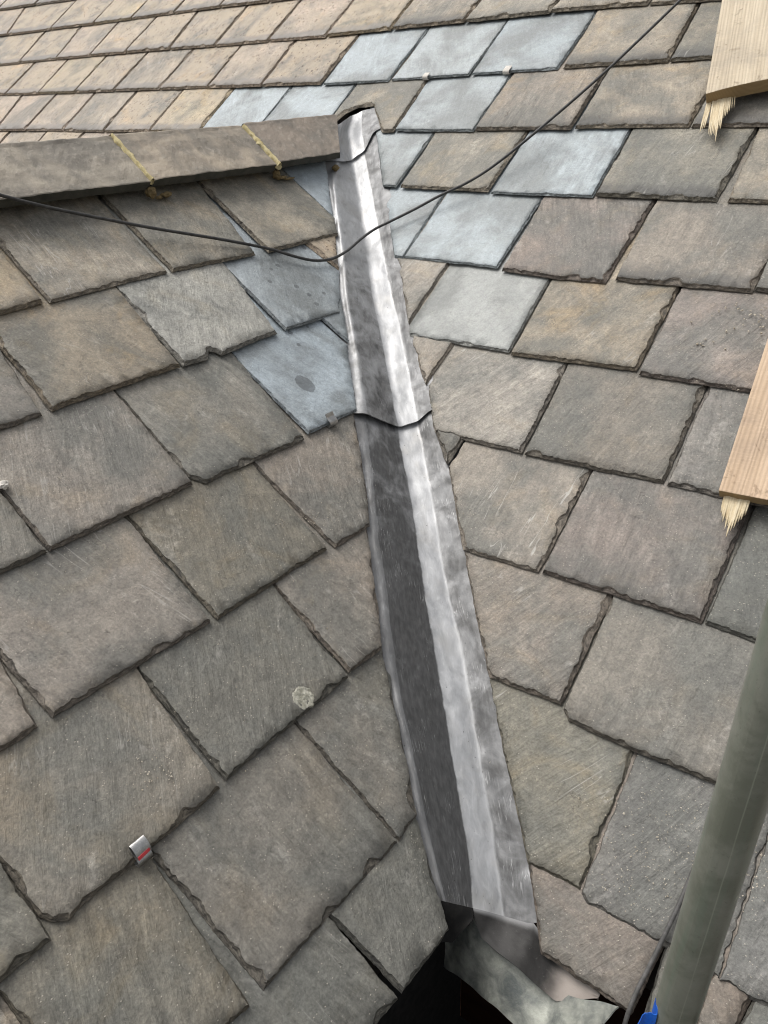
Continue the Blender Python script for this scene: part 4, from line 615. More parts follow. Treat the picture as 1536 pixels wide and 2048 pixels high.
VALLEY = ((0.5, -0.8235708322542824), (2.3, 1.430529018651357)); V0M, V0D = 2.01884, 1.00939
EXT_M = {9: (-0.386, 0.271), 8: (-0.532, 0.234), 7: (-0.613, 0.186), 6: (-0.986, 0.034), 5: (-1.196, -0.127), 4: (-1.226, -0.282), 3: (-1.511, -0.120), 2: (-4.240, -0.260), 1: (-4.478, -0.433), 0: (-4.678, -0.580), -1: (-4.765, -0.801), -2: (-5.236, -2.462), -3: (-5.664, -4.407)}
EXT_D = {0: (0.724, 2.030), 1: (0.582, 1.803), 2: (0.432, 1.583), 3: (0.285, 1.321), 4: (0.138, 1.137), 5: (0.172, 0.845), 6: (0.316, 0.790)}
VALLEY_DIR = [-0.6202, 0.624, 0.4754]; VALLEY_UP = [0.3351, -0.3372, 0.8798]
LEAD_RAILS = [[[[-1.8842, 2.0772, -0.059], [-1.8541, 2.0404, -0.1205], [-1.8414, 1.9952, -0.1548]], [[-1.8286, 2.1553, -0.089], [-1.7985, 2.1186, -0.1505], [-1.7858, 2.0734, -0.1848]], [[-1.8473, 2.2294, -0.0747], [-1.7867, 2.1293, -0.1511], [-1.7563, 2.1237, -0.1911]], [[-1.8876, 2.3326, -0.0589], [-1.8478, 2.2557, -0.107], [-1.7772, 2.1824, -0.1914]], [[-1.8687, 2.364, -0.0467], [-1.8381, 2.3168, -0.0874], [-1.7566, 2.2263, -0.166]], [[-1.8398, 2.3906, -0.039], [-1.7688, 2.2964, -0.1108]], [[-1.7613, 2.4472, -0.0109], [-1.6903, 2.353, -0.0827]]], [[[-1.8786, 2.0327, -0.1263], [-1.8103, 1.9587, -0.1787], [-1.6827, 1.822, -0.2764], [-1.6177, 1.7535, -0.3263], [-1.5562, 1.6865, -0.3734], [-1.4711, 1.5889, -0.4386], [-1.4082, 1.5229, -0.4868], [-1.4007, 1.5174, -0.4926], [-1.3234, 1.438, -0.5518], [-1.2646, 1.3733, -0.5969], [-1.2037, 1.2921, -0.6435]], [[-1.823, 2.1108, -0.1563], [-1.7547, 2.0369, -0.2087], [-1.6271, 1.9002, -0.3064], [-1.562, 1.8316, -0.3563], [-1.5006, 1.7647, -0.4034], [-1.4155, 1.667, -0.4686], [-1.3526, 1.6011, -0.5168], [-1.3451, 1.5956, -0.5226], [-1.2678, 1.5161, -0.5818], [-1.2089, 1.4515, -0.6269], [-1.1481, 1.3702, -0.6736]], [[-1.7935, 2.1611, -0.1625], [-1.7339, 2.0364, -0.2082], [-1.6074, 1.8975, -0.3052], [-1.5425, 1.8307, -0.3549], [-1.4811, 1.7654, -0.402], [-1.3966, 1.6675, -0.4667], [-1.3345, 1.5999, -0.5143], [-1.327, 1.5943, -0.5201], [-1.2483, 1.5222, -0.5804], [-1.1783, 1.446, -0.634], [-1.1223, 1.3891, -0.677]], [[-1.8144, 2.2198, -0.1629], [-1.6813, 2.0877, -0.2649], [-1.5776, 1.9757, -0.3444], [-1.4808, 1.8685, -0.4186], [-1.4063, 1.7873, -0.4757], [-1.3359, 1.7127, -0.5297], [-1.3185, 1.7025, -0.543], [-1.2388, 1.62, -0.6041], [-1.1652, 1.5442, -0.6605], [-1.118, 1.4973, -0.6967], [-1.0808, 1.4596, -0.7252]], [[-1.7938, 2.2637, -0.1375], [-1.6333, 2.0974, -0.2642], [-1.5381, 1.9987, -0.3394], [-1.4514, 1.9095, -0.4074], [-1.3766, 1.8326, -0.4659], [-1.2899, 1.7467, -0.5314], [-1.272, 1.7309, -0.5435], [-1.1942, 1.65, -0.6051], [-1.1221, 1.5754, -0.6619], [-1.0758, 1.5279, -0.6981], [-1.0522, 1.5021, -0.7177]], [[-1.806, 2.3338, -0.0823], [-1.7361, 2.2601, -0.1384], [-1.6198, 2.1328, -0.2354], [-1.5259, 2.0262, -0.3166], [-1.4264, 1.9202, -0.3974], [-1.3357, 1.829, -0.4668], [-1.2501, 1.74, -0.5346], [-1.2464, 1.7322, -0.5405], [-1.1655, 1.6524, -0.6013], [-1.1004, 1.5911, -0.6481], [-1.0366, 1.5297, -0.6948]], [[-1.7275, 2.3904, -0.0542], [-1.6577, 2.3167, -0.1104], [-1.5413, 2.1894, -0.2073], [-1.4474, 2.0828, -0.2886], [-1.348, 1.9768, -0.3693], [-1.2573, 1.8856, -0.4388], [-1.1717, 1.7966, -0.5066], [-1.1679, 1.7888, -0.5125], [-1.0871, 1.709, -0.5733], [-1.022, 1.6477, -0.62], [-0.9582, 1.5863, -0.6668]]], [[[-1.2409, 1.3295, -0.615], [-1.1657, 1.2669, -0.6727], [-1.1061, 1.1993, -0.7184], [-1.0667, 1.1597, -0.7486], [-1.0117, 1.0987, -0.7907], [-0.9859, 1.0659, -0.8105], [-0.9346, 1.0123, -0.8498], [-0.8878, 0.9606, -0.8857], [-0.8428, 0.9107, -0.9202], [-0.8128, 0.884, -0.9432], [-0.7755, 0.85, -0.9717], [-0.7388, 0.8207, -0.9999], [-0.6984, 0.7839, -1.0308], [-0.6329, 0.7249, -1.0811], [-0.5842, 0.6852, -1.1184], [-0.5359, 0.6505, -1.1554]], [[-1.1853, 1.4077, -0.645], [-1.1101, 1.345, -0.7027], [-1.0505, 1.2774, -0.7484], [-1.0111, 1.2379, -0.7786], [-0.9561, 1.1769, -0.8208], [-0.9303, 1.144, -0.8405], [-0.879, 1.0905, -0.8798], [-0.8322, 1.0387, -0.9157], [-0.7872, 0.9889, -0.9502], [-0.7571, 0.9622, -0.9732], [-0.7199, 0.9282, -1.0018], [-0.6832, 0.8989, -1.0299], [-0.6428, 0.862, -1.0609], [-0.5773, 0.8031, -1.1111], [-0.5286, 0.7634, -1.1484], [-0.4803, 0.7286, -1.1854]], [[-1.1659, 1.4345, -0.6524], [-1.0988, 1.3553, -0.7038], [-1.0379, 1.2909, -0.7504], [-0.9818, 1.2244, -0.7935], [-0.9452, 1.1858, -0.8215], [-0.919, 1.1538, -0.8416], [-0.8659, 1.104, -0.8823], [-0.8192, 1.0516, -0.9181], [-0.7734, 1.0031, -0.9532], [-0.7316, 0.956, -0.9853], [-0.6888, 0.9167, -1.0181], [-0.638, 0.8742, -1.057], [-0.5683, 0.8086, -1.1104], [-0.5199, 0.7687, -1.1475], [-0.4712, 0.7312, -1.1848]], [[-1.118, 1.4971, -0.6967], [-1.0198, 1.3959, -0.7719], [-0.9681, 1.3461, -0.8116], [-0.9103, 1.2843, -0.8558], [-0.8827, 1.252, -0.877], [-0.8299, 1.1955, -0.9175], [-0.7816, 1.1409, -0.9545], [-0.7336, 1.0915, -0.9912], [-0.6882, 1.0464, -1.0261], [-0.646, 1.0016, -1.0584], [-0.5994, 0.9506, -1.0941], [-0.5432, 0.8917, -1.1372], [-0.4925, 0.838, -1.1761], [-0.4391, 0.7682, -1.217]], [[-1.0894, 1.5396, -0.6892], [-1.0326, 1.4821, -0.733], [-0.98, 1.4278, -0.7743], [-0.9298, 1.3761, -0.8137], [-0.8736, 1.3162, -0.8593], [-0.8495, 1.2858, -0.8825], [-0.7917, 1.2253, -0.9286], [-0.7356, 1.1698, -0.9709], [-0.685, 1.1248, -1.0051], [-0.6418, 1.0788, -1.0402], [-0.5964, 1.0263, -1.0802], [-0.5573, 0.9848, -1.1118], [-0.5251, 0.9464, -1.1411], [-0.4825, 0.9058, -1.172], [-0.4449, 0.8602, -1.2068], [-0.3995, 0.8056, -1.2483]], [[-1.0738, 1.5672, -0.6663], [-0.9916, 1.4884, -0.7263], [-0.9273, 1.425, -0.7746], [-0.8672, 1.364, -0.821], [-0.8281, 1.3259, -0.8501], [-0.7993, 1.2971, -0.872], [-0.7703, 1.2634, -0.8977], [-0.7255, 1.2141, -0.9352], [-0.6749, 1.1677, -0.9706], [-0.619, 1.1147, -1.011], [-0.5743, 1.0612, -1.0517], [-0.534, 1.0195, -1.0835], [-0.5107, 0.9948, -1.1023], [-0.4623, 0.9443, -1.1408], [-0.4149, 0.8952, -1.1782], [-0.3912, 0.8725, -1.1955], [-0.353, 0.8138, -1.2402]], [[-0.9954, 1.6238, -0.6383], [-0.9132, 1.545, -0.6982], [-0.8488, 1.4816, -0.7465], [-0.7887, 1.4207, -0.793], [-0.7496, 1.3825, -0.822], [-0.7208, 1.3537, -0.844], [-0.6918, 1.32, -0.8697], [-0.6471, 1.2707, -0.9072], [-0.5964, 1.2243, -0.9425], [-0.5406, 1.1713, -0.983], [-0.4958, 1.1178, -1.0237], [-0.4555, 1.0761, -1.0554], [-0.4323, 1.0514, -1.0743], [-0.3839, 1.0009, -1.1128], [-0.3364, 0.9518, -1.1502], [-0.3127, 0.9291, -1.1675], [-0.2746, 0.8704, -1.2122]]]]
FLAP_EXT = [[-0.3227, 0.81, -1.2519], [-0.3058, 0.799, -1.2602], [-0.2662, 0.7928, -1.265], [-0.2167, 0.7876, -1.2677]]; FLAP_BOT = [[-0.431, 0.7602, -1.231], [-0.4152, 0.7562, -1.2589], [-0.382, 0.7522, -1.2647], [-0.3408, 0.7502, -1.2673], [-0.3093, 0.7522, -1.2841], [-0.2747, 0.7542, -1.2988], [-0.2175, 0.7829, -1.2725]]
FLAP2_BOT = [[-0.4528, 0.6853, -1.2191], [-0.445, 0.714, -1.2482], [-0.43, 0.7486, -1.2207]]
SHEET_TOP = [[-0.4998, 0.7762, -1.3666], [-0.484, 0.7762, -1.3332], [-0.442, 0.7742, -1.2471], [-0.4104, 0.7702, -1.2728], [-0.3471, 0.7682, -1.2812], [-0.2907, 0.7672, -1.301], [-0.249, 0.7682, -1.2807], [-0.1811, 0.7662, -1.2345]]; SHEET_BOT = [[-0.5296, 0.7842, -1.4648], [-0.5127, 0.7792, -1.4493], [-0.4557, 0.7492, -1.3941], [-0.3685, 0.7192, -1.3529], [-0.321, 0.7092, -1.3466], [-0.2673, 0.6992, -1.3372], [-0.2215, 0.7092, -1.2826], [-0.1914, 0.7342, -1.242]]
RIDGE_JOINTS = (1.335, 1.785, 2.215)
CABLE_A = [('D', 0.4571, 1.4219, 0.256), ('D', 0.7223, 1.3319, 0.122), ('D', 0.8549, 1.2869, 0.075), ('D', 0.8991, 1.2719, 0.066), ('D', 0.9359, 1.2592, 0.058), ('D', 0.9944, 1.2403, 0.045), ('D', 1.0854, 1.2077, 0.032), ('D', 1.2425, 1.1383, 0.024), ('D', 1.4211, 1.0636, 0.018), ('D', 1.5352, 1.0095, 0.014), ('D', 1.5946, 0.9695, 0.012), ('D', 1.6474, 0.9415, 0.012), ('D', 1.711, 0.9329, 0.013), ('D', 1.7825, 0.9425, 0.018), ('D', 1.8612, 0.9642, 0.025), ('M', -1.4991, 1.3288, 0.025), ('M', -1.4657, 1.3638, 0.022), ('M', -1.4058, 1.4169, 0.022), ('M', -1.345, 1.469, 0.026), ('M', -1.2692, 1.5223, 0.032), ('M', -1.2036, 1.5928, 0.04), ('M', -1.1126, 1.7407, 0.05), ('M', -1.0306, 1.903, 0.055), ('M', -0.9723, 2.0497, 0.055), ('M', -0.9161, 2.2156, 0.05), ('M', -0.8702, 2.3518, 0.045)]
CABLE_B = [('M', -0.1443, 0.1349, 0.02), ('M', -0.1493, 0.0874, 0.018), ('M', -0.1514, 0.0419, 0.018), ('M', -0.1555, -0.0078, 0.018), ('M', -0.161, -0.0651, 0.018), ('M', -0.166, -0.1135, 0.02), ('M', -0.1667, -0.1515, 0.012), ('M', -0.1676, -0.1907, -0.02)]
POLE_A = [-0.1265, 0.6223, -2.1]; POLE_B = [-0.0192, 0.6347, 0.8]; TAPE_Z = 1.155; CRUMB_SPOTS = [('D', 1.029, 0.314, 0.05, 0.034999999999999996, 170, 0.0016, 0.004), ('D', 0.938, 0.311, 0.06, 0.041999999999999996, 60, 0.0014, 0.004), ('M', -0.188, 0.229, 0.06, 0.041999999999999996, 90, 0.0014, 0.006), ('M', -0.221, 0.091, 0.07, 0.049, 260, 0.0017, 0.006), ('M', -0.24, 0.03, 0.06, 0.041999999999999996, 120, 0.0014, 0.006), ('M', -0.408, 1.182, 0.05, 0.034999999999999996, 70, 0.0035, 0.006), ('M', -0.388, 1.025, 0.05, 0.034999999999999996, 40, 0.0022, 0.005), ('M', -0.486, 1.1, 0.01, 0.006999999999999999, 10, 0.0035, 0.007), ('D', 0.476, 0.117, 0.02, 0.013999999999999999, 50, 0.0018, 0.008), ('D', 0.698, 0.411, 0.12, 0.08399999999999999, 70, 0.0012, 0.004), ('D', 0.747, 0.103, 0.08, 0.055999999999999994, 60, 0.0015, 0.006), ('D', 0.561, 0.1, 0.12, 0.08399999999999999, 60, 0.0013, 0.006), ('M', -0.268, -0.093, 0.06, 0.041999999999999996, 170, 0.0013, 0.005), ('D', 0.622, 0.652, 0.07, 0.049, 70, 0.0016, 0.006), ('M', -0.456, 0.533, 0.09, 0.063, 50, 0.0013, 0.006), ('M', -0.776, 0.613, 0.06, 0.041999999999999996, 60, 0.0014, 0.006), ('M', -0.075, 0.124, 0.05, 0.034999999999999996, 90, 0.0018, 0.006), ('D', 1.2, 0.354, 0.04, 0.027999999999999997, 20, 0.001, 0.005), ('M', -0.484, 0.052, 0.08, 0.055999999999999994, 50, 0.0012, 0.004), ('D', 0.371, 0.154, 0.1, 0.06999999999999999, 60, 0.0013, 0.006)]; TAPE_ANG = math.radians(-172)
# ------------------------------------------------------------------ roof boarding, walls below, ground
def poly_obj(name, pts, thick, mat, kind=None):
    n = len(pts); a = (pts[1] - pts[0]).cross(pts[2] - pts[0]).normalized()
    if a.z < 0: a = -a
    vs = list(pts) + [p - a * thick for p in pts]
    fs = [tuple(range(n)), tuple(range(n, 2 * n))[::-1]] + [(i, (i + 1) % n, n + (i + 1) % n, n + i) for i in range(n)]
    o = mesh_obj(name, vs, fs, mat, smooth=False)
    bm = bmesh.new(); bm.from_mesh(o.data); bmesh.ops.recalc_face_normals(bm, faces=bm.faces); bm.to_mesh(o.data); bm.free()
    if kind: o['kind'] = kind
    return o
VB, VT = VALLEY                                    # valley line in D coordinates: (u, v) low and high
def vall_v(u): return VB[1] + (u - VB[0]) * (VT[1] - VB[1]) / (VT[0] - VB[0])
RV = 1.425                                         # ridge, up the dormer slope
def vall_u(v): return VB[0] + (v - VB[1]) * (VT[0] - VB[0]) / (VT[1] - VB[1])
EV = {'M': -0.10, 'D': -0.34}
o = poly_obj('main_roof_boarding', [P3('M', -7.5, EV['M'], -.032), P3('M', 1.9, EV['M'], -.032), P3('M', 1.9, 4.2, -.032), P3('M', -7.5, 4.2, -.032)], .02, BOARD)
tag(o, 'dark boarding beneath the main roof slates', 'roof boarding')
o = poly_obj('dormer_roof_boarding', [P3('D', -1.2, EV['D'], -.032), P3('D', vall_u(EV['D']) - .02, EV['D'], -.032), P3('D', vall_u(RV) - .02, RV, -.032), P3('D', -1.2, RV, -.032)], .02, BOARD)
tag(o, 'dark boarding beneath the dormer roof slates', 'roof boarding')
# far slope of the dormer
apex = P3('D', 0, RV, -.03); pts = []
for u, d in ((-1.2, 0), (vall_u(RV), 0), (vall_u(RV) - 1.3 * math.cos(PD) * 1.0, 1.3), (-1.2, 1.3)):
    pts.append(Vector((apex.x - d * math.cos(PD) - .001, u, apex.z - d * math.sin(PD))))
o = poly_obj('dormer_far_slope', pts, .02, MAT['stone']); o.color = (.2, .19, .17, 1)
tag(o, 'far slope of the dormer roof behind the ridge tiles', 'roof slope')
g = mesh_obj('ground', [(-60, -60, -1), (60, -60, -1), (60, 60, -1), (-60, 60, -1)], [(0, 1, 2, 3)], simple('ground_dirt', (.10, .09, .075), (.16, .145, .12), 2, .95), smooth=False); g['kind'] = 'structure'
def box(name, lo, hi, mat, parent=None):
    x0, y0, z0 = lo; x1, y1, z1 = hi
    vs = [(x, y, z) for z in (z0, z1) for y in (y0, y1) for x in (x0, x1)]
    return mesh_obj(name, vs, [(0, 2, 3, 1), (4, 5, 7, 6), (0, 1, 5, 4), (2, 6, 7, 3), (0, 4, 6, 2), (1, 3, 7, 5)], mat, parent, smooth=False)
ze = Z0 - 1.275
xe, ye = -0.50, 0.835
box('void_shade_panel', (xe - .006, -1.2, ze - .42), (xe, ye, ze + .055), SHADEBLACK)  # black panel added to paint the shade under the dormer eaves
o = bpy.data.objects['void_shade_panel']; tag(o, 'black panel standing in for the shadow under the dormer eaves', 'shade panel')
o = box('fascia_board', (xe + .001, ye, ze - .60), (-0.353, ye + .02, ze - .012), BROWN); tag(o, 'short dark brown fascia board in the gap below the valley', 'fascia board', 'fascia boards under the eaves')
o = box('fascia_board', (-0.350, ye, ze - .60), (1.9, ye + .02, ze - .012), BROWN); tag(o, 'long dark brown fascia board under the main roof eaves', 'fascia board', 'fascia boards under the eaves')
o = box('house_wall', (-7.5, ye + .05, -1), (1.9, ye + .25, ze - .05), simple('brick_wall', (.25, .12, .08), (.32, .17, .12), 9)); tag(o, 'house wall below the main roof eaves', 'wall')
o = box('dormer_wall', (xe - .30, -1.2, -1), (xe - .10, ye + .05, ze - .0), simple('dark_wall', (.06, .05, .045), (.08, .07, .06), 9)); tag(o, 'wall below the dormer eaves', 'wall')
o = box('void_floor_board', (xe, -1.2, ze - .43), (-0.02, ye, ze - .405), SHADEBLACK); tag(o, 'added black board keeping the gap below the valley dark', 'board')  # black board added to keep the gap below the valley dark

# ------------------------------------------------------------------ slates beyond the picture (one mass)
def plain_slate(vs, fs, w, u, v, wd, ln, t):
    b = len(vs); s = SLOPE[w]
    for h0 in (0.0005, t):
        for (a, c) in ((0, 0), (wd, 0), (wd, ln), (0, ln)): vs.append(P3(w, u + a, v + c, h0 - s * c))
    for f in ((3, 2, 1, 0), (4, 5, 6, 7), (0, 1, 5, 4), (1, 2, 6, 5), (2, 3, 7, 6), (3, 0, 4, 7)): fs.append(tuple(b + k for k in f))
vs = []; fs = []; rs = random.Random(3)
for k in range(-8, 10):
    lo, hi = EXT_M.get(k, (None, None)); v = V0M - k * GM + (0.133 if k == 9 else 0)
    spans = [(-7.4, 1.7)] if lo is None else ([(hi + .006, 1.7)] + ([(-7.4, lo - .006)] if k <= 2 else []))
    for a, b in spans:
        if b - a < .05: continue
        if a < -3 and lo is not None:
            x = b
            while x - .3 > a: plain_slate(vs, fs, 'M', x - .303, v + rs.uniform(-.006, .006), .298, .55, .0072); x -= .305
        else:
            x = a
            while x + .3 < b: plain_slate(vs, fs, 'M', x, v + rs.uniform(-.006, .006), .298, .55, .0072); x += .305
for k in range(0, 7):
    lo, hi = EXT_D[k]; v = V0D - k * GD + (.094 if k == 6 else 0); x = lo - .006
    while x > -1.1: plain_slate(vs, fs, 'D', x - .300, v + rs.uniform(-.005, .005), .297, min(.55, 1.40 - v), .0072); x -= .304
o = mesh_obj('slate_roofing', vs, fs, MAT['stone'], smooth=False); o.color = (.235, .21, .18, 1); o['rust'] = .4; o['pits'] = .3; o['flecks'] = .3; o['scratch'] = 0.; o['band'] = .4
tag(o, 'rest of the weathered slate roofing beyond the picture', 'slate roofing', kind='stuff')

# ------------------------------------------------------------------ lead valley
def path_len(p): return np.concatenate([[0], np.cumsum(np.linalg.norm(np.diff(p, axis=0), axis=1))])
def resamp(p, s):
    p = np.asarray(p, float); L = path_len(p)
    return np.stack([np.interp(s, L, p[:, i]) for i in range(3)], 1)
VDIR = np.array(VALLEY_DIR); UPN = np.array(VALLEY_UP)
def lead_sheet(label, rails, a0, lift0, lift1, seed, thick=0.0024):
    """rails: polylines outer-left, left, lip, crease, break, right, outer-right, top to bottom"""
    n = max(int(path_len(np.array(rails[3]))[-1] / .009), 8)
    R = []
    for r in rails:
        r = np.array(r); q = resamp(r, np.linspace(0, path_len(r)[-1], n))
        k = 4
        pad = np.concatenate([q[:1] + (q[:1] - q[1:k + 1][::-1]), q, q[-1:] + (q[-1:] - q[-k - 1:-1][::-1])])
        q = np.stack([np.convolve(pad[:, i], np.ones(2 * k + 1) / (2 * k + 1), 'valid') for i in range(3)], 1)
        R.append(q)
    rows = []; uvs = []
    cnt = (4, 5, 9, 8, 7, 4); kn = np.concatenate([[0], np.cumsum(cnt)])
    for i in range(n):
        pts = [r[i] for r in R]; line = []; 
        for s in range(6):
            for q in range(cnt[s]): line.append(pts[s] + (pts[s + 1] - pts[s]) * q / cnt[s])
        line.append(pts[6]); line = np.array(line)
        sm = line.copy(); sm[1:-1] = (line[:-2] + 2 * line[1:-1] + line[2:]) / 4
        L = path_len(sm); cidx = cnt[0] + cnt[1] + cnt[2]; ac = L - L[cidx]
        row = []; ur = []
        t = i / (n - 1); lift = lift0 + (lift1 - lift0) * t
        along = a0 + float(path_len(R[3])[i])
        for j, p in enumerate(sm):
            d = 0.0022 * nz(along * 9 + seed, ac[j] * 30, 2) + 0.0011 * nz(along * 34 + seed, ac[j] * 60, 4)
            # hammered lip on the left edge
            lip = math.exp(-((j - (cnt[0] + 3)) / 3.0) ** 2); d += lip * 0.0035 * nz(along * 22, 3.3 + seed, 0)
            rim = math.exp(-((j - (len(sm) - 1 - cnt[5])) / 3.0) ** 2); d += rim * 0.0022 * nz(along * 25, 8.3 + seed, 0)
            row.append(Vector(p + UPN * (d + lift)) + UP); ur.append((along, float(np.interp(j, kn, (-.16, -.11, -.09, 0, .05, .09, .13)))))
        rows.append(row); uvs.append(ur)
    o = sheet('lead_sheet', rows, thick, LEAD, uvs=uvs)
    tag(o, label, 'lead sheet', 'lead sheets lining the valley')
    return rows[-1], (cnt[0], sum(cnt[:3]), sum(cnt[:5]))
LL = ['short top lead sheet dressed over the end of the ridge tiles', 'middle lead sheet of the valley, between two black lap lines', 'long bottom lead sheet of the valley running down to the eaves']
a0 = 0.0
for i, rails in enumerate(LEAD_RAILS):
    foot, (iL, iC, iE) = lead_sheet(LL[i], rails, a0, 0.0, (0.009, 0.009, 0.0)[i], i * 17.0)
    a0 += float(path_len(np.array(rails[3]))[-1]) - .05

def loft(name, top, bot, n, thick, mat, bulge=0.0, seed=0.0, a0=2.2, rows_n=9, dark_refl=0.0):
    T = np.array(top); B = np.array(bot)
    T = resamp(T, np.linspace(0, path_len(T)[-1], n)); B = resamp(B, np.linspace(0, path_len(B)[-1], n))
    rows = []; uvs = []
    for i in range(rows_n):
        t = i / (rows_n - 1); row = []; ur = []
        for j in range(n):
            p = T[j] + (B[j] - T[j]) * t
            out = np.array([0, -1, .3]) * bulge * math.sin(math.pi * t) + np.array([.3, -1, .5]) * 0.004 * nz(j * .21 + seed, t * 2.2)
            row.append(Vector(p + out) + UP); ur.append((a0 + j * .012, dark_refl + t * .05))
        rows.append(row); uvs.append(ur)
    return sheet(name, rows, thick, mat, uvs=uvs)
def folded(name, top, down, bot, mat, seed, n=46, rows_n=14):
    """a flap that rolls over the foot of the sheet above it: top edge, first direction, bottom edge"""
    T = np.array(top); B = np.array(bot); D = np.array(down)
    lt = path_len(T); st = np.linspace(0, lt[-1], n); T2 = resamp(T, st); D2 = np.stack([np.interp(st, lt, D[:, i]) for i in range(3)], 1)
    B2 = resamp(B, np.linspace(0, path_len(B)[-1], n)); rows = []; uvs = []
    for i in range(rows_n):
        t = i / (rows_n - 1); row = []
        for j in range(n):
            p = (1 - t) ** 2 * T2[j] + 2 * t * (1 - t) * (T2[j] + D2[j]) + t * t * B2[j]
            w = math.sin(math.pi * min(t, 1)) * .7 + .3 * t
            row.append(Vector(p + w * np.array([.25, -1, .5]) * .0022 * nz(j * .17 + seed, t * 2.0)))
        rows.append(row); uvs.append([(j / n, t) for j in range(n)])
    return sheet(name, rows, .0022, mat, uvs=uvs)
U0 = np.array(UP); VD = -np.array(VALLEY_DIR) * .013; sM = -np.array(AX['M'][1]) * .012
topC = [np.array(p) for p in foot[iC:iE + 1]]
ext = [np.array(p) + U0 for p in FLAP_EXT]
o = folded('lead_flap', topC + ext, [VD] * len(topC) + [sM * .6] * len(ext), [np.array(p) + U0 for p in FLAP_BOT], REFL_LEAD, 3.0)
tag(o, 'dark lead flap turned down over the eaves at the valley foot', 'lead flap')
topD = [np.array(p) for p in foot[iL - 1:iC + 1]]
o = folded('lead_flap', topD, [VD] * len(topD), [np.array(p) + U0 for p in FLAP2_BOT], SHADEBLACK, 9.0, 24, 10)  # shade put into the colour: this lead is drawn black
tag(o, 'lead flap turned down beside the pointed slate, its shadow painted black', 'lead flap')
o = loft('lead_gutter_lining', SHEET_TOP, SHEET_BOT, 50, .0022, OLDLEAD, .001, 21.0)
tag(o, 'pale greenish weathered lead sheet hanging below the valley foot', 'lead sheet')

# ------------------------------------------------------------------ ridge tiles and their mortar
def ridge_tile(y0, y1, label, col, dv=0.0, tilt=0.0, slant=0.0, seed=1):
    wing, th = 0.163, 0.024; hA = 0.047
    ax = P3('D', 0, RV + dv, hA); ax_x, ax_z = ax.x, ax.z
    q = PD
    ny = max(int((y1 - y0) / .012), 6); vs = []; prof = []
    # outer skin from near foot over the apex to far foot, then back along the inside
    def outer(s):   # s along the near wing from the apex
        return (s * math.cos(q), -s * math.sin(q))
    ss = [wing, wing - .0015] + [wing * k / 12 for k in range(11, 0, -1)]
    near = [(s * math.cos(q), -s * math.sin(q) - .0015 * (s > wing - .001)) for s in ss]
    top = [(0.004, -0.0012), (0.0, 0.0), (-0.004, -0.0012)]
    far = [(-x, z) for x, z in near[::-1]]
    nx, nzv = -math.sin(q) * th, -math.cos(q) * th
    inner_far = [(-(wing * math.cos(q) + nx), -wing * math.sin(q) + nzv), (-(0.03 + nx * 0), -0.03 * math.tan(q) + -th * 1.15)]
    inner_near = [(0.0, -th * 1.25), (wing * math.cos(q) + nx, -wing * math.sin(q) + nzv)]
    pr = near + top + far + inner_far + inner_near
    m = len(pr)
    for i in range(ny + 1):
        t = i / ny
        for k, (x, z) in enumerate(pr):
            y = y0 + (y1 - y0) * t
            if slant: y = min(y, y1 - slant * abs(x) / .13) if t > .5 else y
            edge = 0.0008 if i in (0, ny) and k < len(near) + len(top) + len(far) else 0
            b = 0.0022 * nz(y * 24 + seed, x * 24, z * 24) + 0.0012 * nz(y * 90 + seed, x * 90, z * 90)
            vs.append(Vector((ax_x + x + b * .6, y + (0.0012 * nz(x * 60, z * 60, seed + i) if i in (0, ny) else 0), ax_z + z + b - edge * 2 + tilt * (y - y0))) + Vector((0, 0, 0)))
    fs = []; mi = []
    for i in range(ny):
        for k in range(m):
            k2 = (k + 1) % m
            fs.append((i * m + k, (i + 1) * m + k, (i + 1) * m + k2, i * m + k2)); mi.append(1 if k == m - 1 or k == 0 and False else 0)
    fs.append(tuple(range(m))); mi.append(1); fs.append(tuple(range(ny * m, ny * m + m))[::-1]); mi.append(1)
    me = bpy.data.meshes.new('ridge_tile'); me.from_pydata([tuple(v - UP + UP) for v in vs], [], fs)
    me.materials.append(RIDGE); me.materials.append(RIDGESHADE); me.polygons.foreach_set('material_index', mi)
    bm = bmesh.new(); bm.from_mesh(me); bmesh.ops.recalc_face_normals(bm, faces=bm.faces); bm.to_mesh(me); bm.free()
    o = bpy.data.objects.new('ridge_tile', me); link(o); o.color = (*col, 1)
    me.polygons.foreach_set('use_smooth', [False] * len(me.polygons))
    tag(o, label, 'ridge tile', 'stone ridge tiles along the dormer ridge')
    return o, ax_x, ax_z
YJ = RIDGE_JOINTS
ridge_tile(YJ[0] - .452, YJ[0] - .006, 'long grey ridge tile cut by the left edge of the picture', (.40, .355, .285), -.002, 0, 0, 3)
ridge_tile(YJ[0] + .006, YJ[1] - .010, 'brown middle ridge tile between the two yellow mortar joints', (.46, .39, .30), .002, .004, 0, 5)
ridge_tile(YJ[1] + .010, YJ[2], 'dark brown short end ridge tile meeting the lead valley', (.31, .26, .21), .012, .02, .15, 7)
ridge_tile(YJ[0] - .91, YJ[0] - .462, 'grey ridge tile outside the picture', (.215, .195, .165), 0, 0, 0, 9)
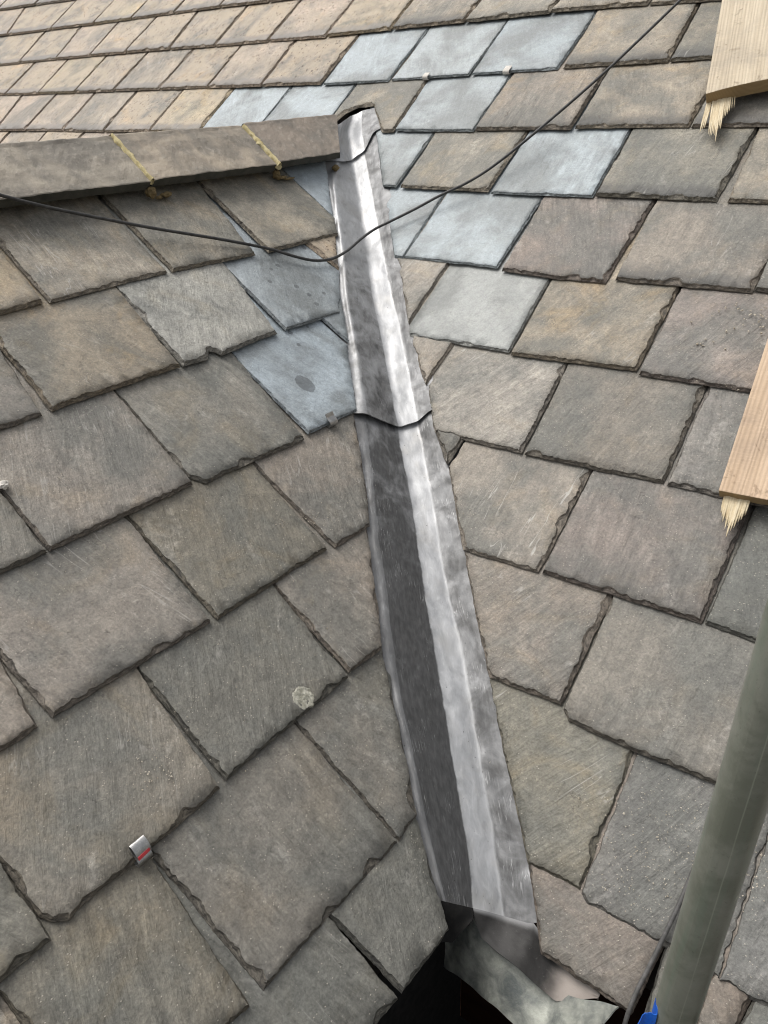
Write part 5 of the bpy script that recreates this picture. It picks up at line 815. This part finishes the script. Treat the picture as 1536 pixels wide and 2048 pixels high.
def blob(name, center, r, mat, seed, parent=None, squash=(1, 1, 1), n=3, rough=.35):
    bm = bmesh.new(); bmesh.ops.create_icosphere(bm, subdivisions=n, radius=1)
    for v in bm.verts:
        k = 1 + rough * nz(v.co.x * 1.7 + seed, v.co.y * 1.7, v.co.z * 1.7) + rough * .6 * nz(v.co.x * 5 + seed, v.co.y * 5, v.co.z * 5)
        v.co = Vector((v.co.x * r * squash[0] * k, v.co.y * r * squash[1] * k, v.co.z * r * squash[2] * k)) + center
    me = bpy.data.meshes.new(name); bm.to_mesh(me); bm.free(); me.materials.append(mat)
    o = bpy.data.objects.new(name, me); link(o)
    if parent: o.parent = parent
    return o
def mortar_joint(y, label, lumps, seed, w=0.016, dv=0.0):
    hA = 0.0485; a = P3('D', y, RV + dv, hA); root_rows = []
    n = 34
    for i in range(n + 1):
        s = 0.165 * i / n; row = []
        ww = w * (0.45 + 1.0 * abs(nz(i * .35, seed)) + 0.5 * abs(nz(i * .9, seed + 4)))
        cy = y + 0.004 * nz(i * .22, seed + 9)
        for j in range(7):
            q = j / 6 * 2 - 1
            hh = 0.0042 * (1 - q * q) + 0.0018 * nz(i * .8, j * .9, seed) - .006 * (abs(q) > .9)
            row.append(Vector((a.x + s * math.cos(PD) + hh * math.sin(PD), cy + q * ww * .5, a.z - s * math.sin(PD) + hh * math.cos(PD))))
        root_rows.append(row)
    o = sheet('mortar_joint', root_rows, .02, MORTAR)
    tag(o, label, 'mortar', 'mortar joints between the ridge tiles')
    for (dy, dvv, h, r, sq) in lumps:
        blob('mortar_lump', P3('D', y + dy, RV + dvv, h), r, MORTAR_D, seed + dy * 50, o, sq)
    return o
MORTAR_D = simple('dark_mortar', (.16, .115, .05), (.27, .20, .10), 60, .9, .7, .004)  # darker mortar for the lumps under the tiles
mortar_joint(YJ[0], 'thin yellow mortar joint nearest the left edge of the picture', [(.0, -.172, .018, .013, (1, 1.0, 1.1)), (.045, -.178, .010, .010, (1, 1.7, .6)), (.022, -.180, .006, .006, (1, 1.6, .7))], 2.0, .021)
mortar_joint(YJ[1], 'broad yellow mortar joint beside the dark end ridge tile', [(.004, -.165, .014, .013, (1, .8, 1.0)), (.02, -.172, .008, .009, (1, 2.4, .5)), (.05, -.178, .006, .008, (1, 2.6, .4))], 6.0, .028)
o = blob('mortar_lump', P3('D', YJ[2] - .165, RV - .168, .012), .011, MORTAR_D, 4.4, None, (1, 1, .8)); tag(o, 'small mortar lump under the tip of the end ridge tile', 'mortar')

# ------------------------------------------------------------------ planks lying on the main roof
def plank(col, label, corner, uv_dir, width, length, thick, h, seed, endskew, splints):
    """corner: (u, v) of its lower left end corner; uv_dir: lengthwise direction on the roof"""
    a = AX['M']; d = (a[0] * uv_dir[0] + a[1] * uv_dir[1]).normalized(); n = a[2]; x = d.cross(n).normalized()
    org = P3('M', corner[0], corner[1], h)
    m = Matrix([[x[i], d[i], n[i], 0] for i in range(3)] + [[0, 0, 0, 1]]); m.translation = org
    nx, ny = 24, 60; vs = []; fs = []; mi = []
    def yend(xx): return endskew(xx / width) + .0012 * nz(xx * 120, seed)
    for layer in (0, 1):
        for i in range(ny + 1):
            for k in range(nx + 1):
                xx = width * k / nx; y0 = yend(xx) + (0.003 * nz(xx * 200, seed + 3) if layer == 0 else 0); yy = y0 + (length - y0) * i / ny
                vs.append((xx, yy, thick * layer + (.0008 * nz(xx * 12, yy * 4, seed))))
    N = (ny + 1) * (nx + 1); W = nx + 1
    for i in range(ny):
        for k in range(nx):
            q = (i * W + k, i * W + k + 1, (i + 1) * W + k + 1, (i + 1) * W + k)
            fs.append(q[::-1]); mi.append(0); fs.append(tuple(z + N for z in q)); mi.append(0)
    for k in range(nx):
        fs.append((k, k + 1, k + 1 + N, k + N)); mi.append(1)
        b = ny * W; fs.append((b + k + 1, b + k, b + k + N, b + k + 1 + N)); mi.append(1)
    for i in range(ny):
        fs.append(((i + 1) * W, i * W, i * W + N, (i + 1) * W + N)); mi.append(0)
        b = nx; fs.append((i * W + b, (i + 1) * W + b, (i + 1) * W + b + N, i * W + b + N)); mi.append(0)
    me = bpy.data.meshes.new('plank'); me.from_pydata(vs, [], fs); me.materials.append(WOOD); me.materials.append(ENDGRAIN); me.polygons.foreach_set('material_index', mi)
    o = bpy.data.objects.new('wooden_plank', me); link(o); o.matrix_world = m; o.color = (*col, 1)
    bv = o.modifiers.new('bevel', 'BEVEL'); bv.width = .0015; bv.segments = 2; bv.limit_method = 'ANGLE'; bv.angle_limit = math.radians(50)
    tag(o, label, 'plank', 'broken planks lying on the main roof')
    # torn fibres left at the underside of the broken end: one ragged tongue of separate splinters
    rs = random.Random(seed); vs = []; fs = []
    for (x0, x1, ln, zt, lean) in splints:
        cnt = max(int((x1 - x0) / .0034), 2); pitch = (x1 - x0) / cnt; run = 1.0
        for q in range(cnt):
            xx = x0 + pitch * (q + .5); t = (q + .5) / cnt
            if rs.random() < .45: run = rs.uniform(.74, 1.0)
            L = ln(t) * run * rs.uniform(.94, 1.06) * (1.22 if rs.random() < .12 else 1.0); b = len(vs)
            z0 = .003 + .0012 * nz(q * .6, seed); z1 = z0 + zt * rs.uniform(.8, 1.1); ya = yend(xx)
            for (fy, s_) in ((None, 1.06), (.35, 1.06), (.72, .95), (.88, .6), (1.0, .15)):
                py = ya + .025 if fy is None else ya - L * fy; px = xx + (0 if fy is None else lean * L * fy); hw = pitch * .5 * s_
                dz = 0 if fy is None else -.006 * fy * (zt > 0)
                vs += [(px - hw, py, z0 + dz), (px + hw, py, z0 + dz), (px + hw, py, z0 + (z1 - z0) * s_ + dz), (px - hw, py, z0 + (z1 - z0) * s_ + dz)]
            for r in range(4):
                for e in range(4):
                    fs.append((b + r * 4 + e, b + r * 4 + (e + 1) % 4, b + (r + 1) * 4 + (e + 1) % 4, b + (r + 1) * 4 + e))
            fs.append((b + 16, b + 17, b + 18, b + 19))
    me = bpy.data.meshes.new('splintered_end'); me.from_pydata(vs, [], fs); me.materials.append(SPLINTER)
    bm = bmesh.new(); bm.from_mesh(me); bmesh.ops.recalc_face_normals(bm, faces=bm.faces); bm.to_mesh(me); bm.free()
    s = bpy.data.objects.new('splintered_end', me); link(s); s.parent = o
    return o

plank((1, 1, .97), 'wide pale plank with a splintered end at the top right corner', (-0.7108, 1.8088), (-0.2149, 0.9766), .24, 1.1, 0.034, 0.03, 3, lambda t: 0.0073 * t * .24 / 0.1414 + .010 * math.sin(t * 3.1), [(.002, .0135, lambda t: .108, .005, -.10), (.0145, .044, lambda t: .112 if t < .8 else .10, .006, 0.0), (.044, .058, lambda t: .060 - .02 * t, .005, 0.0), (.0595, .0617, lambda t: .040, .003, .03), (.0645, .0667, lambda t: .026, .003, .05)])
plank((.98, .86, .78), 'reddish weathered plank with a splintered end by the right edge', (-0.3251, 0.7412), (-0.0640, 0.9980), .20, 1.0, 0.024, 0.022, 8, lambda t: -0.0014 * t * .20 / 0.0874, [(.009, .034, lambda t: .030 + .055 * t, .006, .02), (.034, .056, lambda t: .080 - .055 * t, .006, -.04)])


# ------------------------------------------------------------------ cables
c = tube('cable', [P3(w, u, v, h) for w, u, v, h in CABLE_A], .0039, CABLE, 10, None, 8); tag(c, 'long thin black cable sagging across the roof and over the valley', 'cable')
c = tube('cable', [P3(w, u, v, h) for w, u, v, h in CABLE_B], .0037, CABLE2, 10, None, 8); tag(c, 'short grey cable running down beside the green pole', 'cable')

# ------------------------------------------------------------------ scaffold pole
def pole(p0, p1, r, label):
    p0, p1 = Vector(p0) + UP, Vector(p1) + UP; d = (p1 - p0).normalized(); L = (p1 - p0).length
    q = d.to_track_quat('Z', 'Y'); m = q.to_matrix().to_4x4(); m.translation = p0
    seg, ny = 64, 40; vs = []; fs = []; uv = []
    li = m.to_3x3().inverted(); lf = li @ Vector((-CR[0][0], -CR[1][0], 0)); bk = li @ Vector((CR[0][2], CR[1][2], 0)); a_l = math.atan2(lf.y, lf.x); a_c = math.atan2(bk.y, bk.x)
    sgn = 1 if math.sin(a_c - a_l) > 0 else -1; A0 = a_l + sgn * math.radians(72) - 2 * math.pi * .1   # weld seam on the side towards the house corner
    for i in range(ny + 1):
        for k in range(seg + 1):
            a = A0 + 2 * math.pi * k / seg; vs.append((r * math.cos(a), r * math.sin(a), L * i / ny)); uv.append((k / seg, L * i / ny))
    for i in range(ny):
        for k in range(seg): b = i * (seg + 1) + k; fs.append((b, b + 1, b + seg + 2, b + seg + 1))
    b = len(vs)
    for i in (0, ny):
        for k in range(seg + 1): a = A0 + 2 * math.pi * k / seg; vs.append((r * .86 * math.cos(a), r * .86 * math.sin(a), L * i / ny)); uv.append((k / seg, L * i / ny))
    for k in range(seg):
        fs.append((k + 1, k, b + k, b + k + 1)); t0 = ny * (seg + 1); fs.append((t0 + k, t0 + k + 1, b + seg + 2 + k, b + seg + 1 + k)); fs.append((b + k, b + seg + 1 + k, b + seg + 2 + k, b + k + 1))
    me = bpy.data.meshes.new('pole'); me.from_pydata(vs, [], fs); me.materials.append(POLE); ul = me.uv_layers.new(name='UVMap')
    for lp in me.loops: ul.data[lp.index].uv = uv[lp.vertex_index]
    me.polygons.foreach_set('use_smooth', [True] * len(me.polygons)); me.set_sharp_from_angle(angle=math.radians(50))
    o = bpy.data.objects.new('scaffold_pole', me); link(o); o.matrix_world = m
    tag(o, label, 'scaffold pole'); return o, m
po, pm = pole(POLE_A, POLE_B, .02415, 'upright green-grey painted scaffold pole in front of the eaves')
dl = pm.to_3x3().inverted() @ Vector((-CR[0][0] + .15 * CR[0][2], -CR[1][0] + .15 * CR[1][2], 0)); TAPE_ANG = math.atan2(dl.y, dl.x) + .2
# scrap of blue tape round it, one end sticking out
rows = []
for i in range(9):
    row = []; z = i / 8
    for j in range(22):
        t = j / 21
        if t < .6:
            a = TAPE_ANG - .2 - (1 - t / .6) * .5; rr = .0247
            p = Vector((rr * math.cos(a), rr * math.sin(a), 0))
        else:
            a = TAPE_ANG - .2; s = (t - .6) / .4; p = Vector((.0247 * math.cos(a), .0247 * math.sin(a), 0)) + Vector((math.cos(a), math.sin(a), 0)) * .022 * s + Vector((-math.sin(a), math.cos(a), 0)) * (.004 * math.sin(s * 5 + z * 2))
        zz = TAPE_Z + (z - 1) * .09 - (.022 * max(0, t - .55) / .45) * z - .010 * abs(nz(t * 7, z * 2, 3)) * (1 if i in (0, 8) else .3)
        row.append((pm @ Vector((p.x, p.y, zz))))
    rows.append(row)
o = sheet('blue_tape', rows, .0006, BLUE); tag(o, 'scrap of bright blue tape stuck round the scaffold pole', 'tape')

# ------------------------------------------------------------------ slate clips, lichen, small stuff
def clip(w, u, v, width, rise, curl, label, fold=0, mat=ZINC, rot=0.0):
    """bent strip: comes out under the tail of a slate, turns up round it and lies back over its face"""
    m = frame(w, u, v, 0, rot); prof = [(.05, -.0012), (.004, -.0010), (-.003, -.0006), (-.0062, .0025), (-.0052, .0085), (-.001, .0115)]
    if curl: prof += [(.006, .0125), (.012, .0135), (rise * .72, .0150), (rise, .0175)]
    else: prof += [(.006, .0112), (.012, .0105), (rise * .7, .0102), (rise, .0104)]
    if fold: prof += [(rise + .003, .0205), (rise + .0015, .0245), (rise - .006, .0255), (rise - .015, .0225), (rise - .021, .0180)]
    P = [Vector((0, y, z)) for y, z in prof]; dense = []
    for i in range(len(P) - 1):
        p0 = P[max(i - 1, 0)]; p1 = P[i]; p2 = P[i + 1]; p3 = P[min(i + 2, len(P) - 1)]
        for k in range(5):
            t = k / 5; dense.append(.5 * ((2 * p1) + (p2 - p0) * t + (2 * p0 - 5 * p1 + 4 * p2 - p3) * t * t + (3 * p1 - p0 - 3 * p2 + p3) * t ** 3))
    dense.append(P[-1])
    rows = [[m @ Vector((width * (j / 6 - .5), p.y + .0006 * nz(j * .8, i * .3), p.z)) for j in range(7)] for i, p in enumerate(dense)]
    o = sheet('slate_clip', rows, .0010, mat); tag(o, label, 'slate clip', 'metal clips holding slates'); return o, m

o, m = clip('D', 0.3954, 0.0298, .024, .021, True, 'bent metal clip with a red strip on the broken-tailed slate', 1)
rows = [[m @ Vector((.0100 * (j / 4 * 2 - 1) - .0008, .0030 - .0042 * i / 4 + .0014 * j / 4, .0216 - .0030 * i / 4)) for j in range(5)] for i in range(5)]
s = sheet('red_strip', rows, .0008, RED, o)
clip('D', 1.2836, 0.5022, .026, .020, True, 'small folded metal clip on the blue slate beside the lead')
clip('M', -1.3892, 2.0095, .022, .022, False, 'small white clip under the rightmost of the three blue slates', 0, CHALK)
clip('M', -1.6875, 2.0022, .020, .016, False, 'tiny white clip under the middle of the three blue slates', 0, CHALK)
o = blob('stone_chip', P3('D', 0.5737, 0.6584, .008), .010, CHALK, 3.3, None, (1.0, 1.0, .7)); tag(o, 'white stone chip caught in a slate joint at the left edge', 'stone chip')
o = blob('stone_chip', P3('D', 1.0631, 0.0146, .0), .0, CHALK, 3.3, None) if False else None

# lichen on the dark grey slate
def lichen(w, u, v, h, r, parent, seed):
    m = frame(w, u, v, h); vs = [m @ Vector((0, 0, .003))]; fs = []; seg, ring = 60, 14
    for i in range(1, ring + 1):
        for k in range(seg):
            a = 2 * math.pi * k / seg; rr = r * i / ring * (1 + .20 * nz(math.cos(a) * 2.2, math.sin(a) * 2.2, seed) + .12 * nz(math.cos(a) * 7, math.sin(a) * 7, seed))
            z = .0022 + .0016 * nz(rr * 110 * math.cos(a) + 5.3, rr * 110 * math.sin(a) + 2.1, seed + .37) + .0010 * nz(rr * 300 * math.cos(a) + .7, rr * 300 * math.sin(a) + .2, seed + .37)
            if i == ring: z = -.001
            vs.append(m @ Vector((rr * math.cos(a), rr * math.sin(a), z)))
    for k in range(seg): fs.append((0, 1 + k, 1 + (k + 1) % seg))
    for i in range(ring - 1):
        for k in range(seg): a = 1 + i * seg + k; b = 1 + i * seg + (k + 1) % seg; fs.append((a, a + seg, b + seg, b))
    me = bpy.data.meshes.new('lichen_patch'); me.from_pydata([tuple(p) for p in vs], [], fs); me.materials.append(LICHEN); me.polygons.foreach_set('use_smooth', [True] * len(me.polygons))
    o = bpy.data.objects.new('lichen_patch', me); link(o)
    if parent: bpy.context.view_layer.update(); o.parent = parent; o.matrix_parent_inverse = parent.matrix_world.inverted()
    return o

lichen('D', 0.7634, 0.0591, -SLOPE['D'] * (0.0591 - 0.0365) + .0072, .0215, slate_objs[20][0], 2.0)


# crumbs of mortar and slate dust lying about
def crumbs(label, spots, seed):
    rs = random.Random(seed); vs = []; fs = []
    for (w, u, v, su, sv, n, smax, h) in spots:
        for q in range(n):
            uu = rs.gauss(u, su); vv = rs.gauss(v, sv); r = smax * rs.uniform(.25, 1.0) ** 1.6; b = len(vs)
            if w == 'M' and (vv < -.09 or uu < (-.30 if vv < .1 else -9)): continue
            m = frame(w, uu, vv, h, rs.uniform(0, 6.3))
            for (x, y, z) in ((-1, -.7, 0), (1, -.6, 0), (.8, .8, 0), (-.9, .6, 0), (-.5, -.3, .8), (.5, -.4, .9), (.4, .45, .7), (-.5, .3, .95)):
                vs.append(m @ Vector((x * r * rs.uniform(.6, 1.2), y * r * rs.uniform(.5, 1.1), z * r * rs.uniform(.5, 1.0) - .0004)))
            for f in ((3, 2, 1, 0), (4, 5, 6, 7), (0, 1, 5, 4), (1, 2, 6, 5), (2, 3, 7, 6), (3, 0, 4, 7)): fs.append(tuple(b + k for k in f))
    o = mesh_obj('mortar_crumbs', vs, fs, CRUMB, smooth=False); tag(o, label, 'crumbs', kind='stuff'); return o
CRUMB = simple('crumb', (.42, .36, .27), (.66, .60, .50), 45, .95, .4, .002)
crumbs('pale crumbs of mortar and grit scattered over the slates', CRUMB_SPOTS, 5)
